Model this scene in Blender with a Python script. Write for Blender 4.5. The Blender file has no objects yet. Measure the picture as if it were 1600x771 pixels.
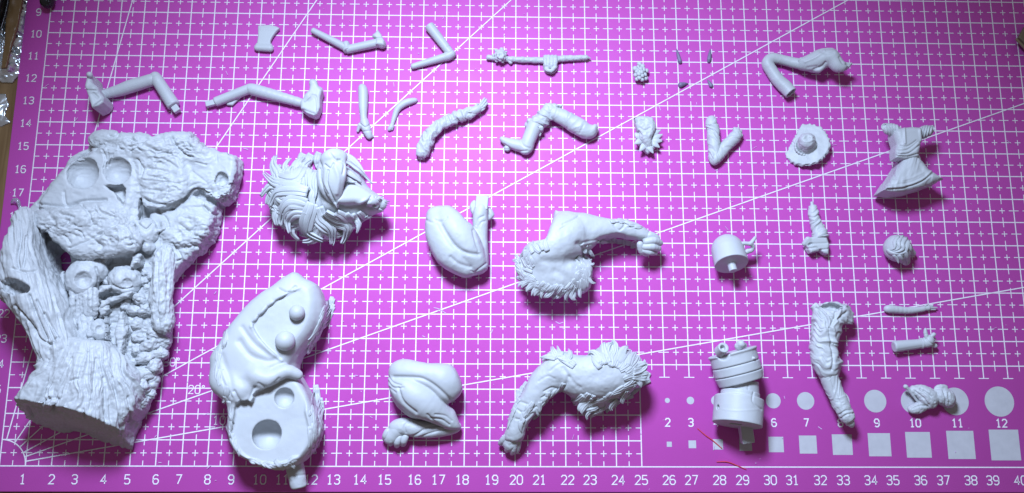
import bpy, math, random
import numpy as np
from mathutils import Matrix, Vector
from mathutils.bvhtree import BVHTree

# ---------------------------------------------------------------- camera, world, lamp, exposure
scene = bpy.context.scene
COL = scene.collection
CM = 0.01                                   # everything is modelled in centimetres, stored in metres
CAM_W = np.array([-0.197586503, 0.023226403, -0.00485980679])
CAM_C = np.array([19.0347134, 1.65695044, 35.7496186])
CAM_F = 1381.99                             # focal length in pixels of a 1600 px wide frame
def rot_vec(w):
    th = np.linalg.norm(w); k = w / th
    K = np.array([[0, -k[2], k[1]], [k[2], 0, -k[0]], [-k[1], k[0], 0]])
    return np.eye(3) + math.sin(th) * K + (1 - math.cos(th)) * K @ K
CAM_R = rot_vec(CAM_W)
cam_data = bpy.data.cameras.new('camera'); cam = bpy.data.objects.new('camera', cam_data); COL.objects.link(cam)
cam_data.sensor_fit = 'HORIZONTAL'; cam_data.sensor_width = 36.0
cam_data.lens = CAM_F / 1600 * 36.0
cam_data.clip_start = 0.01; cam_data.clip_end = 50
m4 = Matrix.Identity(4)
for i in range(3):
    for j in range(3): m4[i][j] = CAM_R.T[i, j]
    m4[i][3] = CAM_C[i] * CM
cam.matrix_world = m4
scene.camera = cam

world = bpy.data.worlds.new('World'); scene.world = world; world.use_nodes = True
bg = world.node_tree.nodes['Background']
bg.inputs[0].default_value = (1.0, 0.90, 0.92, 1); bg.inputs[1].default_value = 0.135

LAMP_AT = (14.2, 25.5, 35.0)               # shaded desk lamp beyond the far edge of the picture, leaning over the mat
ld = bpy.data.lights.new('desk_lamp', 'SPOT'); ld.spot_size = math.radians(93); ld.spot_blend = 1.0; ld.shadow_soft_size = 0.045; ld.energy = 15.0
ld.color = (0.60, 0.74, 1.0)
lamp = bpy.data.objects.new('desk_lamp', ld); COL.objects.link(lamp)
lamp.location = [c * CM for c in LAMP_AT]
lamp.rotation_euler = (Vector((20.5, -4.0, 0)) - Vector(LAMP_AT)).to_track_quat('-Z', 'Y').to_euler()
scene.view_settings.view_transform = 'Standard'; scene.view_settings.look = 'None'
scene.view_settings.exposure = 0.0; scene.view_settings.gamma = 1.0
scene.view_settings.use_curve_mapping = False
scene.cycles.use_denoising = True

# ---------------------------------------------------------------- photograph pixels <-> centimetres on the mat
def at(u, v, zpx=0.0):
    """point (cm) seen at pixel (u,v) of the photograph that lies zpx pixels (mat scale) above the mat"""
    d = CAM_R.T @ np.array([(u - 800) / CAM_F, -(v - 385.5) / CAM_F, -1.0])
    g = CAM_C - d * (CAM_C[2] / d[2])
    if zpx == 0: return g
    z = zpx * scl(u, v)
    return CAM_C + d * ((z - CAM_C[2]) / d[2])
def scl(u, v):
    d = CAM_R.T @ np.array([(u - 800) / CAM_F, -(v - 385.5) / CAM_F, -1.0])
    return -CAM_C[2] / d[2] / CAM_F
def to_px(V):
    Q = (V - CAM_C) @ CAM_R.T
    return np.stack([800 - CAM_F * Q[:, 0] / Q[:, 2], 385.5 + CAM_F * Q[:, 1] / Q[:, 2]], 1)

# ---------------------------------------------------------------- noise
def _hash(ix, iy, iz, seed):
    n = (ix.astype(np.int64) * 374761393 + iy.astype(np.int64) * 668265263 + iz.astype(np.int64) * 2147483647 + seed * 974711) & 0xffffffff
    n = ((n ^ (n >> 13)) * 1274126177) & 0xffffffff
    n = ((n ^ (n >> 16)) * 2246822519) & 0xffffffff
    return ((n ^ (n >> 15)) & 0xffff) / 32767.5 - 1.0
def vnoise(P, seed=0):
    I = np.floor(P).astype(np.int64); f = P - I; f = f * f * (3 - 2 * f)
    r = 0
    for dx in (0, 1):
        for dy in (0, 1):
            for dz in (0, 1):
                w = (f[:, 0] if dx else 1 - f[:, 0]) * (f[:, 1] if dy else 1 - f[:, 1]) * (f[:, 2] if dz else 1 - f[:, 2])
                r = r + w * _hash(I[:, 0] + dx, I[:, 1] + dy, I[:, 2] + dz, seed)
    return r
def fbm(P, octs=4, seed=0):
    r = 0; a = 1.0
    for o in range(octs): r = r + a * vnoise(P * 2 ** o + 7.3 * o, seed + o); a *= 0.5
    return r
def ridge(P, octs=3, seed=0):
    r = 0; a = 1.0
    for o in range(octs): r = r + a * (1 - 2 * np.abs(vnoise(P * 2 ** o + 3.1 * o, seed + o))); a *= 0.5
    return r

# ---------------------------------------------------------------- signed-distance sculpting
def smin(a, b, k):
    if k <= 0: return np.minimum(a, b)
    h = np.maximum(k - np.abs(a - b), 0) / k
    return np.minimum(a, b) - h * h * k * 0.25
def catmull(pts, n):
    pts = [np.array(p, float) for p in pts]
    if len(pts) < 3 or n < 2: return pts
    out = []
    for i in range(len(pts) - 1):
        p0 = pts[max(i - 1, 0)]; p1 = pts[i]; p2 = pts[i + 1]; p3 = pts[min(i + 2, len(pts) - 1)]
        for j in range(n):
            t = j / n
            out.append(0.5 * ((2 * p1) + (-p0 + p2) * t + (2 * p0 - 5 * p1 + 4 * p2 - p3) * t * t + (-p0 + 3 * p1 - 3 * p2 + p3) * t ** 3))
    out.append(pts[-1]); return out
def frame(axis, up=(0, 0, 1)):
    z = np.array(axis, float); z /= np.linalg.norm(z)
    x = np.cross(up, z)
    if np.linalg.norm(x) < 1e-3: x = np.cross((0, 1, 0), z)
    x /= np.linalg.norm(x); return np.stack([x, np.cross(z, x), z])     # rows = local axes

def rimz(pp, zlo, zhi):
    """height at which each point of a traced outline lies: the top edge where the side faces away from the camera, the foot where it faces it"""
    P = np.array([(p[0], p[1]) for p in pp], float); e = np.roll(P, -1, 0) - np.roll(P, 1, 0); n = np.stack([e[:, 1], -e[:, 0]], 1)
    area = (P[:, 0] * np.roll(P[:, 1], -1) - P[:, 1] * np.roll(P[:, 0], -1)).sum()
    if area < 0: n = -n
    n /= np.linalg.norm(n, axis=1)[:, None] + 1e-9; r = P - np.array([765., 655.]); r /= np.linalg.norm(r, axis=1)[:, None] + 60
    return zlo + (zhi - zlo) * np.clip(.5 + .9 * (n * r).sum(1), 0, 1)

class Sc:
    """a solid made of blended primitives given in photograph pixels, turned into one continuous mesh"""
    def __init__(s, h=0.03): s.ops = []; s.h = h; s.strokes = []; s.noises = []; s.floor = True; s.smooth = 0
    def raw(s, fn, lo, hi, k, mode='u'): s.ops.append((mode, fn, np.array(lo, float), np.array(hi, float), k)); return s
    def _rc(s, a, b, ra, rb, k, mode, flat=1.0):
        ba = b - a; l2 = max(ba @ ba, 1e-9)
        def fn(x, y, z):
            px, py, pz = x - a[0], y - a[1], z - a[2]
            t = np.clip((px * ba[0] + py * ba[1] + pz * ba[2]) / l2, 0, 1)
            return np.sqrt((px - t * ba[0]) ** 2 + (py - t * ba[1]) ** 2 + ((pz - t * ba[2]) / flat) ** 2) - (ra + (rb - ra) * t)
        R = np.array([1, 1, max(flat, 1)]) * max(ra, rb)
        return s.raw(fn, np.minimum(a, b) - R, np.maximum(a, b) + R, k, mode)
    def chain(s, pts, k=6, n=4, mode='u', flat=1.0):
        """pts: (u, v, z, r) in px; z None = resting on the mat"""
        q = [(p[0], p[1], p[3] * flat if p[2] is None else p[2], p[3]) for p in pts]
        q = catmull(q, n) if len(q) > 2 else [np.array(p, float) for p in q]
        if len(q) == 1: q = q * 2
        kk = k * scl(q[0][0], q[0][1])
        W = [(at(p[0], p[1], p[2]), p[3] * scl(p[0], p[1])) for p in q]
        for i in range(len(W) - 1): s._rc(W[i][0], W[i + 1][0], W[i][1], W[i + 1][1], kk if i == 0 or mode == 's' else min(kk, 0.02) if len(pts) < 2 else min(kk, W[i][1] * .5), mode, flat)
        return s
    def ball(s, u, v, z, r, k=4, mode='u'): return s.chain([(u, v, z, r)], k, 1, mode)
    def ell(s, u, v, z, rx, ry, rz, ang=0, k=6, mode='u', tilt=0):
        """ellipsoid; ang = direction of the rx axis in the picture (deg, counter-clockwise)"""
        c = at(u, v, rz if z is None else z); q = scl(u, v); r = np.array([rx, ry, rz]) * q
        ca, sa = math.cos(math.radians(ang)), math.sin(math.radians(ang)); ct, st = math.cos(math.radians(tilt)), math.sin(math.radians(tilt))
        M = np.array([[ca * ct, sa * ct, st], [-sa, ca, 0], [-ca * st, -sa * st, ct]])
        def fn(x, y, z):
            X, Y, Z = x - c[0], y - c[1], z - c[2]
            a = (M[0, 0] * X + M[0, 1] * Y + M[0, 2] * Z) / r[0]; b = (M[1, 0] * X + M[1, 1] * Y) / r[1]; d = (M[2, 0] * X + M[2, 1] * Y + M[2, 2] * Z) / r[2]
            k0 = np.sqrt(a * a + b * b + d * d); k1 = np.sqrt((a / r[0]) ** 2 + (b / r[1]) ** 2 + (d / r[2]) ** 2) + 1e-9
            return k0 * (k0 - 1) / k1
        R = np.array([max(r)] * 3); return s.raw(fn, c - R, c + R, k * q, mode)
    def cyl(s, A, B, ra, rb=None, rnd=1.0, k=2, mode='u'):
        """flat-ended (cone) cylinder between two px points (u,v,z)"""
        rb = ra if rb is None else rb; q = scl(A[0], A[1])
        a, b = at(*A), at(*B); L = np.linalg.norm(b - a); ax = (b - a) / L; ra, rb, rn = ra * q, rb * q, rnd * q
        def fn(x, y, z):
            X, Y, Z = x - a[0], y - a[1], z - a[2]
            t = X * ax[0] + Y * ax[1] + Z * ax[2]
            rr = np.sqrt(np.maximum(X * X + Y * Y + Z * Z - t * t, 0))
            d1 = rr - (ra + (rb - ra) * np.clip(t / L, 0, 1)) + rn; d2 = np.abs(t - L / 2) - L / 2 + rn
            return np.minimum(np.maximum(d1, d2), 0) + np.sqrt(np.maximum(d1, 0) ** 2 + np.maximum(d2, 0) ** 2) - rn
        R = np.array([max(ra, rb)] * 3); return s.raw(fn, np.minimum(a, b) - R, np.maximum(a, b) + R, k * q, mode)
    def box(s, A, B, w, t, rnd=1.0, k=2, mode='u', up=(0, 0, 1)):
        """bar of width w and thickness t (half sizes, px) between two px points"""
        q = scl(A[0], A[1]); a, b = at(*A), at(*B); L = np.linalg.norm(b - a); M = frame(b - a, up); c = (a + b) / 2
        hs = np.array([w * q, t * q, L / 2]); rn = rnd * q
        def fn(x, y, z):
            X, Y, Z = x - c[0], y - c[1], z - c[2]; o = 0; mx = -1e9
            for i in range(3):
                d = np.abs(M[i, 0] * X + M[i, 1] * Y + M[i, 2] * Z) - hs[i] + rn
                o = o + np.maximum(d, 0) ** 2; mx = np.maximum(mx, d)
            return np.sqrt(o) + np.minimum(mx, 0) - rn
        R = np.abs(M.T) @ hs; return s.raw(fn, c - R, c + R, k * q, mode)
    def prism(s, poly, z0, z1, rnd=3, k=4, mode='u', spline=3, tilt=None, rim=True, jag=0):
        """outline (px) standing from z0 to z1; tilt=(a,b): extra top height per px along u / v from the centre"""
        u0 = np.mean([p[0] for p in poly]); v0 = np.mean([p[1] for p in poly]); q = scl(u0, v0)
        pp = catmull([poly[-1]] + list(poly) + [poly[0], poly[1]], spline) if spline > 1 else None
        if pp is not None: pp = pp[spline:-spline]
        if pp is None: pp = [np.array(p, float) for p in poly]
        if jag:
            rj = random.Random(len(poly) + int(u0)); pp = [np.array([p[0] + rj.uniform(-jag, jag), p[1] + rj.uniform(-jag, jag)]) for p in pp]
        zm = z0 if mode == 's' else z1 - rnd * .5
        T = tilt or (0, 0)
        zs = [z0] * len(pp) if mode == 's' else [zm] * len(pp) if not rim else rimz(pp, z0 + rnd * .4, zm)
        W = np.array([at(p[0], p[1], max(zz + T[0] * (p[0] - u0) + T[1] * (p[1] - v0), 1))[:2] for p, zz in zip(pp, zs)]); rn = rnd * q
        c0 = at(u0, v0, zm)
        def fn(x, y, z):
            X = x + 0 * y; Y = y + 0 * x; d = np.full(X.shape, 1e9); sg = np.ones(X.shape)
            for i in range(len(W)):
                a = W[i]; b = W[i - 1]; e = b - a; wx = X - a[0]; wy = Y - a[1]
                t = np.clip((wx * e[0] + wy * e[1]) / max(e @ e, 1e-12), 0, 1)
                d = np.minimum(d, (wx - e[0] * t) ** 2 + (wy - e[1] * t) ** 2)
                c1 = Y >= a[1]; c2 = Y < b[1]; c3 = e[0] * wy > e[1] * wx
                sg = np.where((c1 & c2 & c3) | (~c1 & ~c2 & ~c3), -sg, sg)
            d2 = sg * np.sqrt(d) + rn
            top = z1 * q + T[0] * (X - c0[0]) - T[1] * (Y - c0[1])
            mid = (top + z0 * q) / 2; d3 = np.abs(z - mid) - (top - z0 * q) / 2 + rn
            return np.minimum(np.maximum(d2, d3), 0) + np.sqrt(np.maximum(d2, 0) ** 2 + np.maximum(d3, 0) ** 2) - rn
        tm = (abs(T[0]) + abs(T[1])) * (np.ptp(W[:, 0]) + np.ptp(W[:, 1])) / 2
        return s.raw(fn, [*W.min(0), z0 * q - .02], [*W.max(0), z1 * q + tm], k * q, mode)
    def clip(s, poly, z, k=8, spline=2, rim=True):
        """trim the solid so far to an outline (px) standing at height z, edges rounded over k px"""
        pp = catmull([poly[-1]] + list(poly) + [poly[0], poly[1]], spline)[spline:-spline] if spline > 1 else poly
        W = np.array([at(p[0], p[1], zz)[:2] for p, zz in zip(pp, rimz(pp, min(z, 8), z) if rim else [z] * len(pp))]); q = scl(*poly[0])
        def fn(x, y, z_):
            X = x + 0 * y; Y = y + 0 * x; d = np.full(X.shape, 1e9); sg = np.ones(X.shape)
            for i in range(len(W)):
                a = W[i]; b = W[i - 1]; e = b - a; wx = X - a[0]; wy = Y - a[1]
                t = np.clip((wx * e[0] + wy * e[1]) / max(e @ e, 1e-12), 0, 1); d = np.minimum(d, (wx - e[0] * t) ** 2 + (wy - e[1] * t) ** 2)
                c1 = Y >= a[1]; c2 = Y < b[1]; c3 = e[0] * wy > e[1] * wx; sg = np.where((c1 & c2 & c3) | (~c1 & ~c2 & ~c3), -sg, sg)
            return -sg * np.sqrt(d) + 0 * z_
        return s.raw(fn, [-1e9] * 3, [1e9] * 3, k * q, 's')
    def top(s, u, v, zpx, k=20):
        """flatten everything above a height (px), rounded over k px"""
        q = scl(u, v); Z = zpx * q
        return s.raw(lambda x, y, z: (Z - z) + 0 * x + 0 * y, [-1e9] * 3, [1e9] * 3, k * q, 's')
    def half(s, p, n, k=0.5):
        """remove everything in front of the plane through px point p with world normal n"""
        P = at(*p); n = np.array(n, float); n /= np.linalg.norm(n); q = scl(p[0], p[1])
        return s.raw(lambda x, y, z: -((x - P[0]) * n[0] + (y - P[1]) * n[1] + (z - P[2]) * n[2]), [-1e9] * 3, [1e9] * 3, k * q, 's')
    # surface work authored as strokes: polyline px, width px, depth px (negative = groove)
    def line(s, pts, w, d, n=4): s.strokes.append((np.array(catmull([(a, b) for a, b in pts], n)), w, d)); return s
    def noise(s, fn): s.noises.append(fn); return s
    def mesh(s):
        add = [o for o in s.ops if o[0] == 'u']; h = s.h
        lo = np.min([o[2] for o in add], 0) - 3 * h; hi = np.max([o[3] for o in add], 0) + 3 * h
        if s.floor: lo[2] = max(lo[2], -3 * h)
        n = np.ceil((hi - lo) / h).astype(int) + 1
        F = np.full(n, 1e3, np.float32); ax = [(lo[i] + h * np.arange(n[i])).astype(np.float32) for i in range(3)]
        for mode, fn, l, g, k in s.ops:
            m = k + 3 * h
            i0 = np.clip(np.floor((l - m - lo) / h), 0, n).astype(int); i1 = np.clip(np.ceil((g + m - lo) / h) + 1, 0, n).astype(int)
            if (i1 - i0).min() <= 0: continue
            sl = tuple(slice(a, b) for a, b in zip(i0, i1))
            d = fn(ax[0][sl[0]][:, None, None], ax[1][sl[1]][None, :, None], ax[2][sl[2]][None, None, :]).astype(np.float32)
            F[sl] = smin(F[sl], d, k) if mode == 'u' else -smin(-F[sl], d, k)
        if s.floor: F = np.maximum(F, -ax[2][None, None, :])
        V, Q = nets(F, lo, h)
        for _ in range(s.smooth):
            acc = np.zeros_like(V); cnt = np.zeros(len(V))
            for a in range(4):
                b = (a + 1) % 4
                np.add.at(acc, Q[:, a], V[Q[:, b]]); np.add.at(acc, Q[:, b], V[Q[:, a]]); np.add.at(cnt, Q[:, a], 1); np.add.at(cnt, Q[:, b], 1)
            V = V * .5 + .5 * acc / np.maximum(cnt, 1)[:, None]
        if s.strokes or s.noises:
            N = vnormals(V, Q); D = np.zeros(len(V)); uv = to_px(V); q = scl(*uv.mean(0))
            up = np.clip((N @ (CAM_C - V.mean(0)) / np.linalg.norm(CAM_C - V.mean(0)) + .15) * 3, 0, 1)
            for pl, w, d in s.strokes:
                near = np.nonzero(((uv > pl.min(0) - 3 * w) & (uv < pl.max(0) + 3 * w)).all(1))[0]
                if not len(near): continue
                p = uv[near]; best = np.full(len(near), 1e9)
                for i in range(len(pl) - 1):
                    e = pl[i + 1] - pl[i]; wv = p - pl[i]; t = np.clip((wv @ e) / max(e @ e, 1e-9), 0, 1)
                    best = np.minimum(best, ((wv - t[:, None] * e) ** 2).sum(1))
                D[near] += d * q * np.exp(-best / (w * w)) * up[near]
            for fn in s.noises: D += fn(V, N, uv, q) * q
            V = V + N * D[:, None]
            if s.floor: V[:, 2] = np.maximum(V[:, 2], 0.0)
        return V, Q

def nets(F, lo, h):
    sgn = F < 0
    c = np.zeros(tuple(np.array(F.shape) - 1), np.uint8)
    for dx in (0, 1):
        for dy in (0, 1):
            for dz in (0, 1): c += sgn[dx:F.shape[0] - 1 + dx, dy:F.shape[1] - 1 + dy, dz:F.shape[2] - 1 + dz]
    act = np.argwhere((c > 0) & (c < 8)); idx = np.full(c.shape, -1, np.int32); idx[tuple(act.T)] = np.arange(len(act))
    acc = np.zeros((len(act), 3)); cnt = np.zeros(len(act)); corner = {}
    for o in [(x, y, z) for x in (0, 1) for y in (0, 1) for z in (0, 1)]: corner[o] = F[act[:, 0] + o[0], act[:, 1] + o[1], act[:, 2] + o[2]]
    for a in corner:
        for i in range(3):
            if a[i]: continue
            b = tuple(1 if j == i else a[j] for j in range(3)); fa, fb = corner[a], corner[b]
            cr = (fa < 0) != (fb < 0); t = np.where(cr, fa / np.where(cr, fa - fb, 1), 0)
            p = np.array(a, float)[None, :] + t[:, None] * (np.array(b) - np.array(a))[None, :]
            acc += p * cr[:, None]; cnt += cr
    V = lo + h * (act + acc / np.maximum(cnt, 1)[:, None])
    quads = []
    for i in range(3):
        j, k = (i + 1) % 3, (i + 2) % 3
        s0 = [slice(0, -1) if d == i else slice(1, -1) for d in range(3)]; s1 = [slice(1, None) if d == i else slice(1, -1) for d in range(3)]
        a, b = sgn[tuple(s0)], sgn[tuple(s1)]
        e = np.argwhere(a != b)
        if not len(e): continue
        flip = a[tuple(e.T)]
        g = e.copy(); g[:, j] += 1; g[:, k] += 1
        def ci(dj, dk):
            r = g.copy(); r[:, j] -= dj; r[:, k] -= dk; return idx[r[:, 0], r[:, 1], r[:, 2]]
        q = np.stack([ci(1, 1), ci(0, 1), ci(0, 0), ci(1, 0)], 1); q[~flip] = q[~flip][:, ::-1]; quads.append(q)
    Q = np.concatenate(quads); Q = Q[(Q >= 0).all(1)]
    return V, Q
def vnormals(V, Q):
    n = np.cross(V[Q[:, 2]] - V[Q[:, 0]], V[Q[:, 3]] - V[Q[:, 1]]); N = np.zeros_like(V)
    for a in range(4): np.add.at(N, Q[:, a], n)
    return N / (np.linalg.norm(N, axis=1)[:, None] + 1e-12)

# ---------------------------------------------------------------- objects
def mk(name, V, Q, mat, parent=None, smooth=True, origin=(0, 0, 0)):
    me = bpy.data.meshes.new(name); O = np.array(origin, float)
    V = (np.asarray(V, float) - O) * CM
    if len({len(f) for f in Q}) == 1:
        Q = np.asarray(Q)
        me.vertices.add(len(V)); me.vertices.foreach_set('co', V.astype(np.float32).ravel())
        k = Q.shape[1]; me.loops.add(Q.size); me.loops.foreach_set('vertex_index', Q.astype(np.int32).ravel())
        me.polygons.add(len(Q)); me.polygons.foreach_set('loop_start', np.arange(0, Q.size, k, dtype=np.int32))
        me.update(calc_edges=True)
    else: me.from_pydata([tuple(p) for p in V], [], [list(f) for f in Q]); me.update()
    if smooth: me.polygons.foreach_set('use_smooth', np.ones(len(me.polygons), bool))
    me.materials.append(mat)
    o = bpy.data.objects.new(name, me); COL.objects.link(o)
    if parent is not None: o.parent = parent
    return o
def tag(o, label, cat, group=None):
    o['label'] = label; o['category'] = cat
    if group: o['group'] = group
    return o
ORG = {}
def thing(name, label, cat, u, v, group=None):
    o = bpy.data.objects.new(name, None); COL.objects.link(o); p = at(u, v); o.location = [c * CM for c in p]; o.empty_display_size = .005
    ORG[o.name] = p; return tag(o, label, cat, group)
MESHES = {}
def part(th, name, sc, mat=None, parent=None, keep=False):
    V, Q = sc.mesh()
    o = mk(name, V, Q, mat or RESIN, parent or th, origin=ORG[th.name])
    if keep: MESHES[o.name] = (V, Q)
    return o
def bvh_of(*objs):
    Vs = []; Qs = []; n = 0
    for o in objs:
        V, Q = MESHES[o.name]; Vs.append(V); Qs.append(Q + n); n += len(V)
    return BVHTree.FromPolygons(np.concatenate(Vs).tolist(), np.concatenate(Qs).tolist())
def drape(bvh, pts, lift=0.0):
    """px path laid on the surface seen there; points beyond the outline keep the last height"""
    out = []; lastz = None; nrm = np.array((0, 0, 1.0))
    for p in pts:
        u, v = p[0], p[1]
        d = CAM_R.T @ np.array([(u - 800) / CAM_F, -(v - 385.5) / CAM_F, -1.0]); d /= np.linalg.norm(d)
        hit, n, _, _ = bvh.ray_cast(Vector(CAM_C), Vector(d)) if bvh else (None,) * 4
        q = scl(u, v)
        if hit is not None: P = np.array(hit); nrm = np.array(n); nrm = nrm if nrm[2] > 0 else -nrm; lastz = P[2]
        else:
            z = max((lastz if lastz is not None else 0.15) - 0.06, 0.05); lastz = z; P = CAM_C + d * ((z - CAM_C[2]) / d[2])
        out.append((P + nrm * lift * q, nrm.copy()))
    return out
class Locks:
    """swept, flattened, grooved strands of modelled hair"""
    def __init__(s): s.V = []; s.F = []; s.n = 0
    def add(s, path, w, t, px=0.026, grooves=3, seed=0, prof=None):
        """path: list of (P, normal); w, t half width and thickness px"""
        rr = random.Random(seed); P = [p for p, _ in path]; N = [n for _, n in path]
        PP = catmull(P, 3); NN = catmull(N, 3); m = len(PP); K = 12 if w < 5 else 22
        rows = []
        for i in range(m):
            a = i / (m - 1); tg = PP[min(i + 1, m - 1)] - PP[max(i - 1, 0)]; tg = tg / (np.linalg.norm(tg) + 1e-9)
            n = NN[i] - tg * (NN[i] @ tg); n /= np.linalg.norm(n) + 1e-9; b = np.cross(tg, n)
            f = prof(a) if prof else (0.55 + 0.45 * math.sin(math.pi * min(a * 1.15 + .1, 1))) * (1 - a ** 2.2) ** .75
            f = max(f, 0.03); row = []
            for j in range(K):
                th = 2 * math.pi * j / K; c, sn = math.cos(th), math.sin(th)
                gro = 1 + (0.30 * math.cos(grooves * math.pi * c * 1.6 + 1) if sn > .05 else 0)
                row.append(PP[i] + (b * c * w * f + n * sn * t * (0.35 + 0.65 * f) * gro) * px)
            rows.append(row)
        base = s.n
        for r in rows: s.V += r
        s.V += [PP[0], PP[-1]]; s.n += m * K + 2
        for i in range(m - 1):
            for j in range(K): s.F.append((base + i * K + j, base + i * K + (j + 1) % K, base + (i + 1) * K + (j + 1) % K, base + (i + 1) * K + j))
        for j in range(K):
            s.F.append((base + m * K, base + (j + 1) % K, base + j, base + m * K)); s.F.append((base + m * K + 1, base + (m - 1) * K + j, base + (m - 1) * K + (j + 1) % K, base + m * K + 1))
        return s
    def bundle(s, path, w, t, m=3, px=0.026, seed=0, spread=.62, tip=.35):
        """one clump of m strands lying side by side and closing towards the tip"""
        rr = random.Random(seed); P = [p for p, _ in path]; N = [n for _, n in path]; k = len(P)
        for j in range(m):
            o = (j - (m - 1) / 2) / max((m - 1) / 2, 1) if m > 1 else 0; q = []; ln = rr.uniform(.86, 1.06); hz = rr.uniform(-.12, .25)
            for i in range(k):
                tg = P[min(i + 1, k - 1)] - P[max(i - 1, 0)]; tg = tg / (np.linalg.norm(tg) + 1e-9); n = N[i] - tg * (N[i] @ tg); n /= np.linalg.norm(n) + 1e-9; b = np.cross(tg, n); a = i / (k - 1)
                sh = (.75 + .25 * math.sin(math.pi * a)) * (1 - (1 - tip) * a ** 2)
                q.append((P[i] + (b * o * w * spread * sh + n * t * (.45 * (1 - o * o) + hz)) * px + (tg * (ln - 1) * w * 1.5 * px if i == k - 1 else 0), N[i]))
            s.add(q, w / m * 1.45, t * .95, px, 2, seed * 7 + j)
        return s
    def out(s):
        return s.V, [tuple(dict.fromkeys(f)) for f in s.F]
def put_locks(th, lk, name='fur', stuff=True, parent=None, mat=None):
    V, F = lk.out(); o = mk(name, V, F, mat or RESIN, parent or th, origin=ORG[th.name])
    if stuff: o['kind'] = 'stuff'
    return o
def fringe(lk, bvh, line, length, w, t, n, dirn=None, lean=0, spread=25, seed=1, lift=1.5, curl=0.3, inset=0.55, grooves=2):
    """a row of locks rooted along a px line; dirn = fixed px direction or None = to the left of the line's run"""
    rr = random.Random(seed); L = catmull(line, 8); m = len(L); w *= 1.4; t *= .72; n = max(3, int(n * .68))
    for i in range(n):
        p = L[int((i + rr.random() * .6) / n * (m - 1))]; j = min(int(i / n * (m - 1)), m - 2); tg = np.array(L[j + 1][:2]) - np.array(L[j][:2]); tg /= np.linalg.norm(tg) + 1e-9
        d = np.array(dirn, float) if dirn is not None else np.array([tg[1], -tg[0]])
        d /= np.linalg.norm(d); a = math.radians(lean + rr.uniform(-spread, spread)); d = np.array([d[0] * math.cos(a) - d[1] * math.sin(a), d[0] * math.sin(a) + d[1] * math.cos(a)])
        ln = length * rr.uniform(.75, 1.25); side = np.array([-d[1], d[0]]) * rr.uniform(-curl, curl) * ln
        pts = [p[:2] - d * ln * inset, p[:2] - d * ln * inset * .4, p[:2] + d * ln * (1 - inset) * .4 + side * .4, p[:2] + d * ln * (1 - inset) + side]
        lk.bundle(drape(bvh, pts, lift), w * rr.uniform(.8, 1.3), t * rr.uniform(.8, 1.2), rr.choice((2, 3, 3)), seed=seed * 100 + i)

# ---------------------------------------------------------------- materials
def material(name, base, rough=0.5, spec=0.5, var=0.06, scale=300, bump=0.0, bscale=2500, dist=0.0002, second=None, sss=0.0, hue=None):
    m = bpy.data.materials.new(name); m.use_nodes = True; nt = m.node_tree; b = nt.nodes['Principled BSDF']
    b.inputs['Roughness'].default_value = rough; b.inputs['Specular IOR Level'].default_value = spec
    tc = nt.nodes.new('ShaderNodeTexCoord'); n1 = nt.nodes.new('ShaderNodeTexNoise'); n1.inputs['Scale'].default_value = scale; n1.inputs['Detail'].default_value = 6
    nt.links.new(tc.outputs['Object'], n1.inputs['Vector'])
    cr = nt.nodes.new('ShaderNodeValToRGB'); s2 = second or base
    cr.color_ramp.elements[0].position = .3; cr.color_ramp.elements[1].position = .7
    cr.color_ramp.elements[0].color = (*[c * (1 - var) for c in s2], 1); cr.color_ramp.elements[1].color = (*[min(c * (1 + var), 1) for c in base], 1)
    nt.links.new(n1.outputs['Fac'], cr.inputs['Fac']); nt.links.new(cr.outputs['Color'], b.inputs['Base Color'])
    if bump:
        n2 = nt.nodes.new('ShaderNodeTexNoise'); n2.inputs['Scale'].default_value = bscale; n2.inputs['Detail'].default_value = 4
        nt.links.new(tc.outputs['Object'], n2.inputs['Vector'])
        bp = nt.nodes.new('ShaderNodeBump'); bp.inputs['Strength'].default_value = bump; bp.inputs['Distance'].default_value = dist
        nt.links.new(n2.outputs['Fac'], bp.inputs['Height']); nt.links.new(bp.outputs['Normal'], b.inputs['Normal'])
    if sss:
        b.inputs['Subsurface Weight'].default_value = sss; b.inputs['Subsurface Radius'].default_value = (1, 1, 1); b.inputs['Subsurface Scale'].default_value = 0.0012
    return m
RESIN = material('grey_resin', (0.50, 0.52, 0.535), rough=0.50, spec=0.42, var=0.035, scale=120, bump=0.18, bscale=1500, dist=0.0002)
CLAW = material('thin_dark_resin', (0.20, 0.17, 0.27), rough=0.5, var=0.1)
PRINT = material('white_mat_print', (0.82, 0.77, 0.82), rough=0.5, var=0.10, scale=900)
PRINT_AREA = material('worn_white_print', (0.52, 0.52, 0.55), rough=0.55, var=0.03, scale=300, second=(0.50, 0.50, 0.53))
# ---------------------------------------------------------------- the setting: wooden table and cutting mat
def wood_material():
    m = bpy.data.materials.new('table_wood'); m.use_nodes = True; nt = m.node_tree; b = nt.nodes['Principled BSDF']
    tc = nt.nodes.new('ShaderNodeTexCoord'); mp = nt.nodes.new('ShaderNodeMapping'); mp.inputs['Scale'].default_value = (60, 6, 6)
    n = nt.nodes.new('ShaderNodeTexNoise'); n.inputs['Scale'].default_value = 4; n.inputs['Detail'].default_value = 8; n.inputs['Distortion'].default_value = .6
    cr = nt.nodes.new('ShaderNodeValToRGB'); cr.color_ramp.elements[0].position = .3; cr.color_ramp.elements[1].position = .72
    cr.color_ramp.elements[0].color = (.15, .085, .035, 1); cr.color_ramp.elements[1].color = (.34, .22, .105, 1)
    nt.links.new(tc.outputs['Object'], mp.inputs['Vector']); nt.links.new(mp.outputs['Vector'], n.inputs['Vector']); nt.links.new(n.outputs['Fac'], cr.inputs['Fac']); nt.links.new(cr.outputs['Color'], b.inputs['Base Color'])
    b.inputs['Roughness'].default_value = .4; return m
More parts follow.
